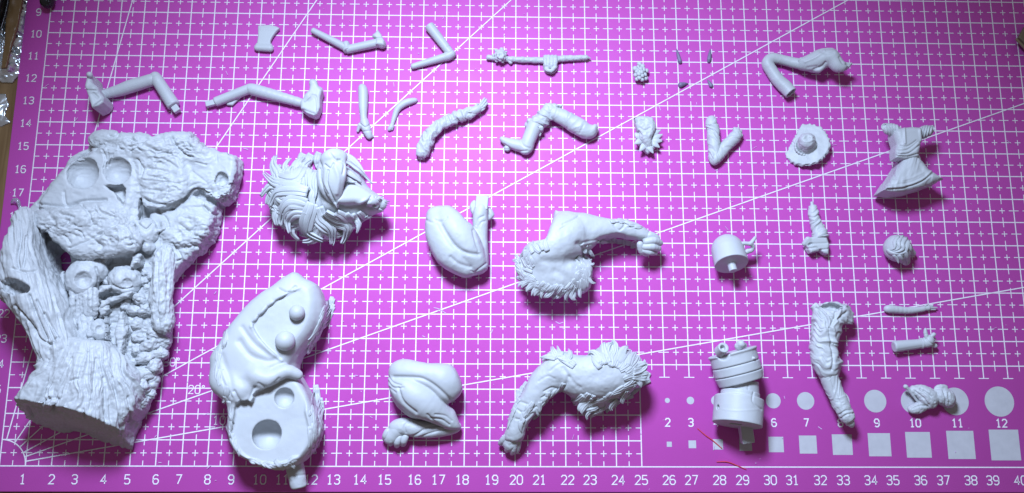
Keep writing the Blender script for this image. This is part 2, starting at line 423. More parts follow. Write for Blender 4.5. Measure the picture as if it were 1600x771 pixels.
def mat_material():
    m = bpy.data.materials.new('magenta_mat_vinyl'); m.use_nodes = True; nt = m.node_tree; b = nt.nodes['Principled BSDF']
    tc = nt.nodes.new('ShaderNodeTexCoord')
    n = nt.nodes.new('ShaderNodeTexNoise'); n.inputs['Scale'].default_value = 28; n.inputs['Detail'].default_value = 9; n.inputs['Roughness'].default_value = .65
    cr = nt.nodes.new('ShaderNodeValToRGB'); cr.color_ramp.elements[0].position = .25; cr.color_ramp.elements[1].position = .75
    cr.color_ramp.elements[0].color = (.56, .080, .435, 1); cr.color_ramp.elements[1].color = (.61, .090, .475, 1)
    nt.links.new(tc.outputs['Object'], n.inputs['Vector']); nt.links.new(n.outputs['Fac'], cr.inputs['Fac']); nt.links.new(cr.outputs['Color'], b.inputs['Base Color'])
    n3 = nt.nodes.new('ShaderNodeTexNoise'); n3.inputs['Scale'].default_value = 60; n3.inputs['Detail'].default_value = 5
    mr = nt.nodes.new('ShaderNodeMapRange'); mr.inputs[3].default_value = .50; mr.inputs[4].default_value = .62
    nt.links.new(tc.outputs['Object'], n3.inputs['Vector']); nt.links.new(n3.outputs['Fac'], mr.inputs[0]); nt.links.new(mr.outputs[0], b.inputs['Roughness'])
    n2 = nt.nodes.new('ShaderNodeTexNoise'); n2.inputs['Scale'].default_value = 2200; n2.inputs['Detail'].default_value = 2
    bp = nt.nodes.new('ShaderNodeBump'); bp.inputs['Strength'].default_value = .25; bp.inputs['Distance'].default_value = .00012
    nt.links.new(tc.outputs['Object'], n2.inputs['Vector']); nt.links.new(n2.outputs['Fac'], bp.inputs['Height']); nt.links.new(bp.outputs['Normal'], b.inputs['Normal'])
    b.inputs['Specular IOR Level'].default_value = .4
    return m
MAT = mat_material()
def rounded_slab(x0, x1, y0, y1, z0, z1, b):
    ring = lambda x0, x1, y0, y1, z: [(x0, y0, z), (x1, y0, z), (x1, y1, z), (x0, y1, z)]
    V = ring(x0, x1, y0, y1, z0) + ring(x0, x1, y0, y1, z1 - b) + ring(x0 + b, x1 - b, y0 + b, y1 - b, z1)
    F = [(3, 2, 1, 0), (8, 9, 10, 11)]
    for k in (0, 4):
        for i in range(4): F.append((k + i, k + (i + 1) % 4, k + 4 + (i + 1) % 4, k + 4 + i))
    return V, F
V, F = rounded_slab(-60, 110, -60, 90, -2.8, -0.3, .1)
table = mk('table_top', V, F, wood_material(), smooth=False); table['kind'] = 'structure'

MW = 44.6
mat_t = thing('cutting_mat', 'magenta cutting mat printed with a white centimetre grid and numbers under all pieces', 'cutting mat', 2, 726)
ORG[mat_t.name] = np.zeros(3); mat_t.location = (0, 0, 0)
V, F = rounded_slab(-1.07, MW, -0.98, 29.1, -0.3, 0.0, .035)
mk('mat_sheet', V, F, MAT, mat_t, smooth=False)

class Ink:
    def __init__(s): s.V = []; s.F = []
    def bar(s, x0, y0, x1, y1, w, z):
        d = np.array([x1 - x0, y1 - y0]); d /= np.linalg.norm(d); n = np.array([-d[1], d[0]]) * w / 2; k = len(s.V)
        s.V += [(x0 - n[0], y0 - n[1], z), (x1 - n[0], y1 - n[1], z), (x1 + n[0], y1 + n[1], z), (x0 + n[0], y0 + n[1], z)]; s.F.append((k, k + 1, k + 2, k + 3))
    def path(s, pts, w, z):
        P = [np.array(p, float) for p in pts]; m = len(P); k = len(s.V); closed = np.linalg.norm(P[0] - P[-1]) < 1e-6
        for i in range(m):
            a = P[i] - P[i - 1] if i else (P[0] - P[-2] if closed else P[1] - P[0]); b = P[i + 1] - P[i] if i < m - 1 else (P[1] - P[0] if closed else P[-1] - P[-2])
            a = a / np.linalg.norm(a); b = b / np.linalg.norm(b); t = a + b; t /= np.linalg.norm(t) + 1e-9
            n = np.array([-t[1], t[0]]); c = max(n @ np.array([-a[1], a[0]]), .45); n = n * w / 2 / c
            s.V += [(*(P[i] - n), z), (*(P[i] + n), z)]
        for i in range(m - 1): s.F.append((k + 2 * i, k + 2 * i + 2, k + 2 * i + 3, k + 2 * i + 1))
GR = 25.0; GT = 3.5                       # the panel of circles and squares: X > 25, Y < 3.5
XR, YT = 43.0, 28.0
ink = Ink(); LW = .044; DW = .034
def inpanel(x, y): return x > GR + 1e-6 and y < GT - 1e-6
for r in range(0, 29):
    y = 28 - r
    if r == 28: ink.bar(0, 0, XR, 0, LW, .004)
    else: ink.bar(0, y, GR if y < GT else (41.9 if r == 10 else XR), y, LW, .004)
for x in range(0, 44): ink.bar(x, GT if x > GR else 0, x, YT, LW, .006)
for i in range(0, 43):
    x = i + .5
    for r in range(9 - 2, 29):
        y = 28 - r
        if inpanel(x, y + .3): continue
        lo = max(y - .21, GT if x > GR else 0); ink.bar(x, lo, x, y + .21, DW, .008)           # dash across the full line
        if not inpanel(x, y + .5 - .01) and y + .5 < 22 and not (x > GR and y + .5 < GT + .1): ink.bar(x, y + .38, x, y + .62, DW, .008)
for r in range(7, 28):
    y = 28 - r - .5
    for x in range(0, 44):
        if inpanel(x, y): continue
        hi = min(x + .21, XR); hi = GR if (x == 25 and y < GT) else hi
        ink.bar(max(x - .21, 0), y, hi, y, DW, .010)
        if x < 43 and not inpanel(x + .5, y) and not (x >= GR and y < GT + .1): ink.bar(x + .38, y, x + .62, y, DW, .010)
arc = [(math.cos(a), math.sin(a)) for a in np.linspace(0.04, math.pi / 2 - .02, 20)]
ink.path(arc, .045, .012)
for k, a in enumerate((10, 20, 30, 45, 60, 80)):
    ca, sa = math.cos(math.radians(a)), math.sin(math.radians(a)); L = min((XR) / ca, 28 / sa)
    ink.bar(ca * 1.03, sa * 1.03, ca * L, sa * L, .045, .014 + .001 * k)
mk('printed_grid', ink.V, ink.F, PRINT, mat_t, smooth=False)

GL = {'0': [[(0, .2), (0, .8), (.15, 1), (.45, 1), (.6, .8), (.6, .2), (.45, 0), (.15, 0), (0, .2)]],
 '1': [[(.08, .8), (.3, 1), (.3, 0)], [(.1, 0), (.5, 0)]],
 '2': [[(0, .8), (.15, 1), (.45, 1), (.6, .82), (.6, .62), (.03, 0), (.62, 0)]],
 '3': [[(0, .85), (.15, 1), (.45, 1), (.6, .85), (.6, .65), (.45, .53), (.2, .53)], [(.4, .53), (.6, .38), (.6, .15), (.45, 0), (.15, 0), (0, .15)]],
 '4': [[(.45, 0), (.45, .98), (.02, .3), (.65, .3)]],
 '5': [[(.58, 1), (.06, 1), (.03, .55), (.4, .6), (.6, .45), (.6, .15), (.45, 0), (.15, 0), (0, .12)]],
 '6': [[(.55, .88), (.42, 1), (.18, 1), (0, .8), (0, .2), (.15, 0), (.45, 0), (.6, .2), (.6, .4), (.45, .56), (.15, .56), (.02, .42)]],
 '7': [[(0, 1), (.6, 1), (.22, 0)]],
 '8': [[(.15, .53), (0, .68), (0, .85), (.15, 1), (.45, 1), (.6, .85), (.6, .68), (.45, .53), (.15, .53)], [(.15, .53), (0, .38), (0, .15), (.15, 0), (.45, 0), (.6, .15), (.6, .38), (.45, .53)]],
 '9': [[(.05, .12), (.18, 0), (.42, 0), (.6, .2), (.6, .8), (.45, 1), (.15, 1), (0, .8), (0, .6), (.15, .44), (.45, .44), (.58, .58)]],
 '\u00b0': [[(.15 + .14 * math.cos(t), .86 + .14 * math.sin(t)) for t in np.linspace(0, 2 * math.pi, 9)]]}
def number(txt, x, y, h, w=.05, name='printed_number'):
    k = Ink(); wid = len(txt) * .6 * h + (len(txt) - 1) * .22 * h; x0 = x - wid / 2
    for c in txt:
        for i, pl in enumerate(GL[c]): k.path([(x0 + a * h, y - h / 2 + b * h) for a, b in pl], w, .016 + .002 * i)
        x0 += .82 * h
    return mk(name, k.V, k.F, PRINT, mat_t, smooth=False)
for i in range(1, 41):
    g = at({40: 1601}.get(i, 0) or 0, 0) if False else None
    dx = {13: -.08, 14: -.05, 15: -.1, 16: .07, 17: 0, 18: -.07, 19: .08}.get(i, (.05, -.04, .06, -.06)[i % 4])
    number(str(i), i + dx, -.50, .34, .043)
for r in range(9, 28): number(str(r), -.50, 28 - r - .07, .30, .042)
for a, (u, v) in {'30': (270, 566), '20': (309, 609), '10': (348, 657)}.items():
    g = at(u, v); number(a + '\u00b0', g[0], g[1], .32, .035, 'printed_angle')
def px_panel(a, b): return at(1000 + a / 2.667, 570 + b / 2.667)
SQ = {2: 122, 3: 218, 4: 325, 5: 440, 6: 567, 7: 700, 8: 843, 9: 998, 10: 1160, 11: 1337, 12: 1520}
CI = {2: 114, 3: 210, 4: 317, 5: 430, 6: 555, 7: 690, 8: 832, 9: 980, 10: 1138, 11: 1313, 12: 1497}
yc = px_panel(600, 151)[1]; ys = px_panel(600, 333)[1]; yl = px_panel(600, 242)[1]
for n in range(2, 13):
    x = px_panel(CI[n], 151)[0]; r = n * .05
    mk('printed_circle', [(x + r * math.cos(t), yc + r * math.sin(t), .004) for t in np.linspace(0, 2 * math.pi, 49)[:-1]], [list(range(48))], PRINT_AREA, mat_t, smooth=False)
    x = px_panel(SQ[n], 333)[0]; h = n * .05
    mk('printed_square', [(x - h, ys - h, .004), (x + h, ys - h, .004), (x + h, ys + h, .004), (x - h, ys + h, .004)], [(0, 1, 2, 3)], PRINT_AREA, mat_t, smooth=False)
    number(str(n), px_panel((CI[n] + SQ[n]) / 2 - 3, 242)[0], yl, .30)
# pale cut scars and flecks in the mat surface
rr = random.Random(5); ink = Ink()
for pts in ([(678, 481), (686, 483), (697, 490)], [(682, 488), (688, 483), (692, 482)], [(765, 516), (768, 520), (770, 515)], [(879, 513), (884, 516)], [(1278, 667), (1284, 671)], [(660, 525), (664, 527)], [(683, 529), (684, 532)], [(868, 503), (874, 506), (880, 504)]):
    ink.path([at(*p)[:2] for p in pts], .03, .022)
for i in range(170):
    x, y = rr.uniform(-.9, 42.5), rr.uniform(-.9, 20.5); a = rr.uniform(0, 6.3); l = rr.choice((.03, .04, .05, .06, .12, .2)); ink.bar(x, y, x + l * math.cos(a), y + l * math.sin(a), rr.uniform(.012, .028), .022 + .0002 * i)
o = mk('surface_scratches', ink.V, ink.F, material('pale_scratch', (.62, .42, .66), rough=.6), mat_t, smooth=False); o['kind'] = 'stuff'
# ---------------------------------------------------------------- small tin-like and human figure parts (pixels traced from the photograph)
def lumpy(amp, size, seed=0, octs=3): return lambda V, N, uv, q: amp * fbm(V / size, octs, seed)
def cloth(a, b, amp, f=.16, seed=0, skew=.7):
    A = np.array(a, float); d = np.array(b, float) - A; d /= np.linalg.norm(d); n = np.array([-d[1], d[0]])
    def fn(V, N, uv, q):
        w = uv - A; al = w @ d; pe = w @ n; k = vnoise(np.stack([al * .05, pe * .08, V[:, 2] * 2], 1), seed + 7)
        P = np.stack([(al + skew * pe * np.sign(vnoise(np.stack([al * .03, al * 0, al * 0], 1), seed + 3) + .2)) * f + 1.1 * k, pe * f * .3, V[:, 2] / q * f * .3], 1)
        return amp * (ridge(P, 2, seed) - .4)
    return fn
T = thing('axe_head', 'small flat resin axe head with flared blade and round socket', 'axe head', 412, 72)
part(T, 'blade', Sc(.02).prism([(403, 40), (420, 39), (431, 41), (438, 46), (432, 53), (427, 60), (424, 66), (424, 74), (402, 74), (403, 55)], 2, 9, 2, spline=1).line([(408, 45), (430, 46)], 3, .6))
part(T, 'socket', Sc(.02).chain([(402, 75, 6, 5), (422, 76, 6, 5.5)], n=1).chain([(403, 70, 6, 3), (422, 71, 6, 3)], k=3))

T = thing('tin_limb', 'thin two-tube resin leg bent in a shallow V with a pointed foot', 'figure leg', 545, 80)
part(T, 'thigh', Sc(.02).cyl((487, 47, 8), (541, 75, 7), 4.6, 6.2, 2.5))
part(T, 'shin', Sc(.02).cyl((541, 78, 7), (592, 67, 8), 6.6, 7.0, 1.5).line([(548, 82), (590, 73)], 1.5, -.3))
part(T, 'knee', Sc(.02).cyl((540, 70, 5), (543, 80, 9), 6.5, None, 2).ball(541, 69, 9, 5, 3))
part(T, 'foot', Sc(.02).prism([(583, 56), (590, 46), (596, 55), (601, 66), (601, 75), (588, 74), (588, 64)], 3, 17, 3, spline=1).ball(597, 70, 8, 6, 4).ball(585, 57, 12, 3.2, 3).line([(586, 60), (597, 60)], 1.5, -1))

T = thing('tin_limb', 'smooth resin tube arm bent in a sharp V, no hand', 'figure arm', 705, 90)
part(T, 'upper_arm', Sc(.02).cyl((670, 40, 9), (704, 84, 7.5), 7.8, 6.6, 1.8).line([(699, 73), (711, 70)], 1.2, -.5))
part(T, 'forearm', Sc(.02).chain([(705, 85, 7, 7), (700, 88, 6.5, 6.5), (646, 104, 5, 4.6)], n=1, k=3))

T = thing('lantern_staff', 'long thin resin staff with a knot at one end and a round lantern bundle', 'staff', 850, 98)
part(T, 'pole', Sc(.02).chain([(763, 90, 6, 4), (800, 93, 6, 4.3), (850, 94.5, 6, 4.6), (880, 92, 6, 4.4), (915, 90, 6, 4)], n=3).chain([(915, 90, 6, 3.8), (923, 91.5, 6, 1)], k=2, n=1).noise(lumpy(.5, .12)))
s = Sc(.018).ball(782, 87, 9, 9.5)
r_ = random.Random(3)
for i in range(26): s.ball(782 + 10.5 * math.cos(i * 2.4) * (.4 + .6 * (i % 3) / 2), 87 + 10 * math.sin(i * 2.4) * (.4 + .6 * (i % 3) / 2), 17 - 4 * (i % 3), r_.uniform(2, 3.2), 1.2)
part(T, 'knot', s.ball(798, 98, 5, 2.8, 2).chain([(790, 92, 8, 2), (798, 98, 5, 2)], k=2, n=1))
s = Sc(.018).cyl((860, 105, 1), (860, 105, 7), 12, 11, 2)
for i in range(4): s.chain([(852 + 5.4 * i, 89, 9, 3.2), (852 + 5.2 * i, 98, 11, 3), (853 + 4.6 * i, 106, 9, 2.6)], k=2)
part(T, 'lantern', s.chain([(853, 108, 10, 2.4), (861, 111, 11, 2.4), (868, 105, 10, 2.4)], k=2).noise(lumpy(.5, .09)))

T = thing('flower_cluster', 'tiny knobbly resin cluster of buds standing beside four dark claws', 'bud cluster', 1001, 125)
s = Sc(.018).ell(1000, 115, None, 8, 11, 8)
r_ = random.Random(11); part(T, 'core', s)
for i in range(17):
    a = i * 2.4; rad = 11 * math.sqrt((i + .5) / 17)
    u, v = 1000.5 + rad * math.cos(a), 113.5 + rad * 1.25 * math.sin(a); z = 15 - 8 * (rad / 11) ** 2
    part(T, 'bud', Sc(.018).ell(u, v, z, r_.uniform(2.6, 4.2), r_.uniform(3, 4.4), 3.6, ang=r_.uniform(0, 180), k=1).ball(u + 1, v + 1.2, z + 1.2, 2, 1))

for lab, p in (('long thin dark resin claw nearest the knobbly bud cluster', [(1057, 77, None, .6), (1059.5, 86, None, 2.4), (1062, 95, None, 3), (1062.5, 97, None, 2)]),
               ('long thin dark resin claw farthest from the bud cluster', [(1109.5, 77, None, .6), (1109, 86, None, 2.6), (1108, 93, None, 3), (1107.5, 96, None, 1.6)]),
               ('short dark resin claw lying crosswise to the other three claws', [(1075, 131, None, .8), (1069, 131.5, None, 2.8), (1063.5, 133, None, 3)]),
               ('smallest dark resin claw, slanting close beside the printed diagonal line', [(1105.5, 125, None, .7), (1108, 129, None, 2.3), (1111, 134, None, 2.2)])):
    T = thing('claw', lab, 'claw', p[1][0], p[1][1], 'four loose dark claws')
    part(T, 'claw_tip', Sc(.014).chain(p[:-1], k=1, n=4), CLAW); part(T, 'claw_root', Sc(.014).chain(p[-2:], k=1, n=1).ball(p[-1][0], p[-1][1], None, p[-1][3] + .3), CLAW)

T = thing('curved_tail', 'long hooked resin tail with a wavy tuft at one end and a hollow cut end', 'tail', 1215, 125)
t = part(T, 'tail_shaft', Sc(.025).chain([(1229, 138, 12, 9.2), (1217, 127, 11, 8.6), (1204.5, 110, 10, 8), (1199, 98.5, 10, 7.4), (1206, 91.5, 10, 7), (1222, 94, 10, 6.8), (1240, 98.5, 13, 6.6), (1256, 101, 18, 7.6)], k=3, n=6).cyl((1226, 135, 12), (1236, 146, 15), 9, 9.8, .5, k=3).cyl((1230, 139, 13), (1241, 151, 18), 7.6, 7.6, .5, k=1, mode='s').noise(lumpy(.4, .35)))
part(T, 'peg', Sc(.02).box((1226, 134, 12), (1234.5, 144.5, 13.5), 4.2, 3.6, .8))
s = Sc(.022).prism([(1248, 94), (1261, 93), (1272, 82), (1284, 76), (1302, 75), (1311, 84), (1317, 95), (1333, 97), (1326, 107), (1315, 111.5), (1305, 111), (1297, 105), (1286, 111), (1277, 117), (1266, 114), (1250, 107)], 18, 34, 5, spline=2, tilt=(.16, -.12), jag=.8).chain([(1252, 101, 16, 8), (1268, 98, 22, 11), (1284, 92, 30, 11), (1300, 88, 36, 8)], n=3, k=8).chain([(1268, 108, 12, 5), (1280, 108, 13, 5)], n=1, k=5).chain([(1300, 90, 34, 9), (1308, 102, 34, 9), (1316, 105, 36, 6)], n=3, k=7).chain([(1272, 108, 3, 5), (1272, 108, 16, 6)], n=1, k=3)
for pl, w, d in (([(1272, 109), (1284, 104), (1290, 98)], 2, -2.2), ([(1282, 80), (1292, 84), (1302, 82)], 2.4, -1.2), ([(1262, 106), (1276, 104)], 2, -1), ([(1258, 97), (1274, 90), (1288, 80)], 2, 1.2), ([(1312, 90), (1318, 100), (1328, 101)], 2, -1.4)): s.line(pl, w, d)
part(T, 'tuft', s)

T = thing('jointed_leg', 'resin tube leg with a sharply bent knee, upturned foot and square end peg', 'figure leg', 200, 140)
part(T, 'shin', Sc(.025).chain([(158, 149, 11, 6.4), (185, 142, 11, 8.6), (205, 135, 11, 9.6), (222, 130, 11, 9.2), (238, 125, 11, 9)], n=4, k=2))
part(T, 'thigh', Sc(.025).chain([(243, 121, 11, 8.6), (247, 128, 11, 9.2)], n=1, k=2).cyl((244, 123, 11), (272, 166, 11), 9.2, 10.2, 1.6).line([(262, 163), (281, 158)], 1.2, -.5))
part(T, 'peg', Sc(.02).box((270, 163, 10), (278, 175, 10), 5.2, 4.4, .8))
s = Sc(.025).prism([(137, 114), (142, 115), (144.5, 129), (153, 140), (163, 153), (161, 160), (154, 165), (143, 168), (138, 152), (135, 143), (132, 134)], 2, 46, 4, spline=1, tilt=(-.3, 0), rim=False).ball(140, 117, 50, 4.5, 3).ball(158, 157, 26, 6, 4).ball(147, 141, 42, 7, 4)
part(T, 'foot', s.line([(135, 141), (150, 142)], 1.5, -1.8).line([(146, 146), (152, 152)], 2, -1.5).line([(150, 164), (158, 158)], 2, -1.2))

T = thing('jointed_leg', 'resin tube leg nearly straight with a bulky ankle boot and thin fin under its thigh', 'figure leg', 400, 155)
part(T, 'thigh', Sc(.025).cyl((336, 160, 9), (390, 139, 10), 7.4, 7.8, 1.5))
part(T, 'shin', Sc(.025).chain([(390, 139, 10, 7.5), (398, 141, 10, 8.8), (420, 147, 10, 8.8), (445, 154, 9, 7.8), (470, 161, 9, 7)], n=3, k=2).ball(389, 138.5, 15, 3, 2).ball(397, 137.5, 15.5, 2, 2))
part(T, 'peg', Sc(.02).box((322, 164, 8), (338, 160, 8), 4.4, 4, .7))
part(T, 'fin', Sc(.02).prism([(352, 155), (378, 150), (372, 158), (364, 166), (355, 165)], 2, 7, 2, spline=1))
s = Sc(.025).prism([(469, 158), (482, 146), (485.5, 125), (494, 127), (498, 136), (503, 141), (500, 152), (500, 168), (495, 179), (490, 181), (479, 177), (470, 170)], 2, 26, 4, spline=1, rim=False).ball(499, 142, 16, 6, 3).ball(489, 130, 20, 6, 4).ball(484, 152, 20, 8, 5)
part(T, 'boot', s.line([(484, 148), (494, 152), (496, 172)], 1.6, -1.5).line([(474, 172), (490, 178)], 2, -1.5).line([(477, 158), (485, 150)], 1.5, 1))

T = thing('slim_figure_limb', 'slim smooth resin lower leg standing on a small heeled shoe', 'figure leg', 570, 195)
part(T, 'calf', Sc(.02).chain([(566, 137, 8, 5.5), (567.5, 145, 8, 7), (567.5, 165, 8, 6.6), (568, 182, 8, 4.8), (569, 190, 8, 5)], n=4, k=2))
part(T, 'shoe', Sc(.018).chain([(569, 189, 8, 6), (571, 198, 7, 6.8), (575, 208, 6, 5.8), (577, 214, 5, 4)], n=3, k=2).chain([(562, 196, 7, 3.4), (559, 205, 4, 2.2)], n=1, k=3).chain([(577, 211, 4, 3), (582, 213, 4, 2)], k=2, n=1).line([(563, 194), (570, 199), (577, 196)], 1.2, -1.2).line([(568, 206), (580, 204)], 1.1, -.9))

T = thing('tiny_arm', 'smallest thin resin arm with a bent elbow and tiny mitten hand', 'figure arm', 622, 175)
part(T, 'arm', Sc(.018).chain([(649, 157, None, 3.4), (640, 159, None, 4.6), (630, 163, None, 4.9), (621, 171, None, 4.3), (616, 184, None, 3.4), (613, 194, None, 2.7)], n=4, k=2))
part(T, 'hand', Sc(.016).chain([(613, 194, 3, 2.7), (611, 199, 3.4, 3.6), (608, 203, 3, 2.4)], n=2, k=2).chain([(614, 198, 4, 1.5), (613, 203, 3, 1.2)], k=1.5, n=1))

T = thing('sleeved_arm', 'outstretched resin arm in a crinkled sleeve, hand with spread fingers', 'figure arm', 700, 200)
s = Sc(.022).chain([(660, 239, 10, 8.5), (664, 226, 11, 9.4), (671, 212, 11, 9.0), (683, 199, 11, 7.8), (690, 194, 11, 7.4), (708, 186, 11, 8), (722, 181, 11, 7.8), (737, 175, 11, 6.8)], n=4, k=3)
s.noise(cloth((664, 228), (740, 174), 2.1, .15, 4, .5)).noise(lumpy(.5, .12))
part(T, 'sleeve', s)
part(T, 'peg', Sc(.02).cyl((659, 240, 7), (657, 249, 6), 5, 4.5, 1))
s = Sc(.016).chain([(737, 175, 11, 6.5), (744, 172, 12, 6.3), (748, 170, 12, 5)], n=2, k=2)
hnd = part(T, 'hand', s)
for f in ([(748, 167, 13, 2.4), (753, 160, 14, 2.1), (757, 154, 14, 1.6)], [(750, 169, 13, 2.4), (756, 162, 14, 2.1), (760, 156, 13, 1.6)], [(750, 171, 12, 2.3), (757, 166, 13, 2), (761, 161, 12, 1.5)], [(749, 174, 11, 2.2), (755, 171, 11, 1.9), (758, 167, 10, 1.5)], [(742, 168, 14, 2.3), (746, 163, 15, 1.9)]):
    part(T, 'finger', Sc(.014).chain(f, n=2, k=1), parent=hnd)

T = thing('booted_leg', 'bent resin leg in a tall cuffed boot with a curled toe', 'figure leg', 850, 205)
s = Sc(.025).chain([(924, 206, 12, 9), (915, 205, 13, 11), (902, 197, 14, 12), (884, 186, 14, 11.2), (866, 178, 14, 9.4), (858, 173, 15, 8)], n=4, k=3).ell(927, 204, 12, 5, 11, 11, ang=-30, k=5)
s.noise(cloth((870, 180), (925, 206), .8, .10, 9, .3)).line([(912, 196), (906, 208)], 1.5, -.8)
part(T, 'thigh', s)
s = Sc(.022).chain([(860, 171, 14, 9.5), (853, 180, 13, 11), (845, 189, 12, 11), (838, 196, 12, 11)], n=3, k=3).ball(868, 170, 16, 6, 4).ball(876, 168, 16, 3, 3)
s.noise(cloth((866, 170), (838, 198), 2.4, .17, 5, .6))
part(T, 'trouser_fold', s)
s = Sc(.022).chain([(836, 196, 12, 12), (830, 210, 12, 10), (825, 222, 12, 9.5), (821, 234, 10, 8.5)], n=3, k=3).chain([(824, 230, 9, 9), (811, 228, 9, 8), (799, 225, 9, 7), (790, 221, 9, 5), (784, 217, 10, 3.4)], n=3, k=4)
s.line([(824, 236), (805, 236), (788, 226)], 1.4, -1.2).line([(812, 218), (818, 228), (828, 232)], 1.8, -.9)
b_ = part(T, 'boot', s)
s = Sc(.02)
for a in range(8): s.ball(836 + 12 * math.cos(a * .785), 195 + 8 * math.sin(a * .785), 13 + 5 * math.sin(a * 1.3), 4.6, 3)
part(T, 'boot_cuff', s.chain([(846, 204, 12, 3), (843, 211, 10, 2.4)], k=2, n=1).noise(lumpy(.7, .12)), parent=b_)
part(T, 'bell', Sc(.018).ball(792.5, 232, 5.5, 5.3).line([(788, 233), (797, 233)], 1, -.6), parent=b_)

T = thing('bust', 'small resin figure bust with a wide jagged leaf collar and cut hollow head', 'figure bust', 1010, 215)
s = Sc(.022).prism([(991, 184), (1004, 181), (1021, 184), (1025, 198), (1020, 213), (1012, 220), (1002, 216), (994, 209), (991, 196)], 4, 26, 7, spline=2).chain([(1008, 214, 16, 9), (1012, 226, 12, 8)], k=4, n=1)
s.line([(994, 192), (998, 186), (1006, 190)], 1.4, -1.2).line([(1000, 200), (1008, 204), (1016, 200)], 1.6, -1.5).line([(998, 206), (1002, 211)], 1.4, -1.5).line([(1014, 190), (1020, 194)], 1.5, 1).noise(lumpy(.8, .15))
part(T, 'head', s)
cst = part(T, 'chest', Sc(.022).prism([(994, 214), (1018, 216), (1026, 222), (1024, 232), (1011, 243), (1001, 234), (993, 224)], 1, 15, 5, spline=1).line([(1003, 221), (1011, 226), (1019, 223)], 1.5, -1.5).noise(lumpy(.5, .15)))
for cx, cy, dx, dy in ((1024, 208, 9, -5), (1027, 214, 9, -4), (1027, 220, 8, 1), (1024, 226, 7, 5), (1016, 233, 5, 7), (1004, 231, -5, 6), (997, 222, -6, 3), (996, 212, -4, -4), (1010, 226, 1, 8)):
    part(T, 'collar_leaf', Sc(.016).chain([(cx - dx * .6, cy - dy * .6, 14, 4.2), (cx, cy, 15, 3.8), (cx + dx * .9, cy + dy * .9, 15, 1)], n=3, k=2, flat=.5), parent=cst)

T = thing('bent_sleeve_arm', 'resin arm folded in a narrow V, wrinkled sleeve and fist, beside the straw hat', 'figure arm', 1116, 225)
s = Sc(.022).chain([(1111, 188, 9, 6.5), (1112.5, 197, 9, 8.6), (1115, 215, 9, 9), (1116, 232, 9, 8.6), (1115.5, 247, 9, 8.5)], n=3, k=2)
s.noise(cloth((1112, 190), (1116, 250), 1.2, .12, 3, .8))
part(T, 'upper_sleeve', s)
s = Sc(.022).chain([(1116, 250, 9, 8), (1124, 241, 9, 8.3), (1134, 229, 9, 8), (1146, 217, 9, 8.4), (1151, 211, 9, 7)], n=3, k=2)
s.noise(cloth((1116, 250), (1150, 212), 1.2, .12, 6, .8))
part(T, 'lower_sleeve', s)
part(T, 'fist', Sc(.018).ball(1151, 208, 10, 6.5).ball(1148, 202, 11, 3.2, 2).ball(1153, 202, 11, 3, 2).ball(1157, 206, 10, 3, 2).ball(1158, 212, 9, 3, 2).chain([(1150, 212, 13, 2.6), (1156, 209, 14, 2.2)], k=1.5, n=1))

T = thing('straw_hat', 'round resin straw hat with a ragged brim and blunt crown', 'hat', 1257, 230)
bc = at(1258, 226, 6); q = scl(1258, 226)
s = Sc(.022).cyl((1258, 228, 2), (1258, 225, 8), 37.5, 35.5, 2)
rr_ = lambda V: np.hypot(V[:, 0] - bc[0], V[:, 1] - bc[1]); an_ = lambda V: np.arctan2(V[:, 1] - bc[1], V[:, 0] - bc[0])
s.noise(lambda V, N, uv, q: 1.1 * fbm(V / .5, 3, 3)).noise(lambda V, N, uv, q: np.where(np.abs(N[:, 2]) < .85, 1.0 * np.sin(24 * an_(V) + 3 * fbm(np.stack([an_(V) * 3, 0 * an_(V), 0 * an_(V)], 1), 2, 8)) + 0.8 * vnoise(np.stack([an_(V) * 5, 0 * an_(V), 0 * an_(V)], 1), 5), 0))
part(T, 'brim', s)
crn = part(T, 'crown', Sc(.022).cyl((1259, 229, 5), (1262, 217, 28), 16.5, 11.5, 4).ell(1262, 217, 28, 8, 6, 5, k=5).ball(1263, 214, 36, 6, 4, 's').line([(1250, 216), (1258, 222), (1268, 220)], 2, .8).noise(lumpy(.9, .16)))
s = Sc(.02)
for i in range(22): a = i * .2856; s.ball(1259 + 16.5 * math.cos(a), 228 - 14.5 * math.sin(a), 10, 2.2, 2)
part(T, 'hat_band', s, parent=crn)

T = thing('dress', 'tiny resin dress with puff sleeves, narrow waist and wide layered skirt', 'dress', 1420, 270)
s = Sc(.025).prism([(1402, 238), (1436, 238), (1441, 250), (1452, 264), (1476, 279), (1462, 287), (1440, 296), (1412, 305), (1385, 309), (1364, 307), (1374, 294), (1386, 275), (1397, 254)], 3, 56, 13, k=9, spline=1, tilt=(0, .12))
s.half((1420, 306, 20), (0.30, -1, -.10), 1)
for a, b in (((1404, 245), (1380, 300)), ((1420, 250), (1418, 300)), ((1432, 246), (1455, 286))): s.line([a, ((a[0] + b[0]) / 2 - 2, (a[1] + b[1]) / 2), b], 4, -.9)
s.line([(1386, 296), (1412, 294), (1440, 284), (1458, 270)], 1.4, -2.2).line([(1384, 293), (1412, 291), (1440, 281), (1455, 268)], 1.8, 1.4).line([(1392, 283), (1420, 280), (1442, 270)], 1.8, .8).line([(1390, 288), (1420, 286), (1446, 275)], 1.4, -.8).noise(cloth((1400, 245), (1440, 250), .7, .10, 3, .2))
part(T, 'skirt', s)
s = Sc(.022).prism([(1397, 205), (1412, 199), (1440, 199), (1441, 215), (1437, 240), (1433, 246), (1401, 246), (1402, 225)], 22, 58, 10, spline=2, rim=False)
for pl in ([(1413, 202), (1414, 224)], [(1437, 203), (1438, 220)]): s.line(pl, 1.8, 2)
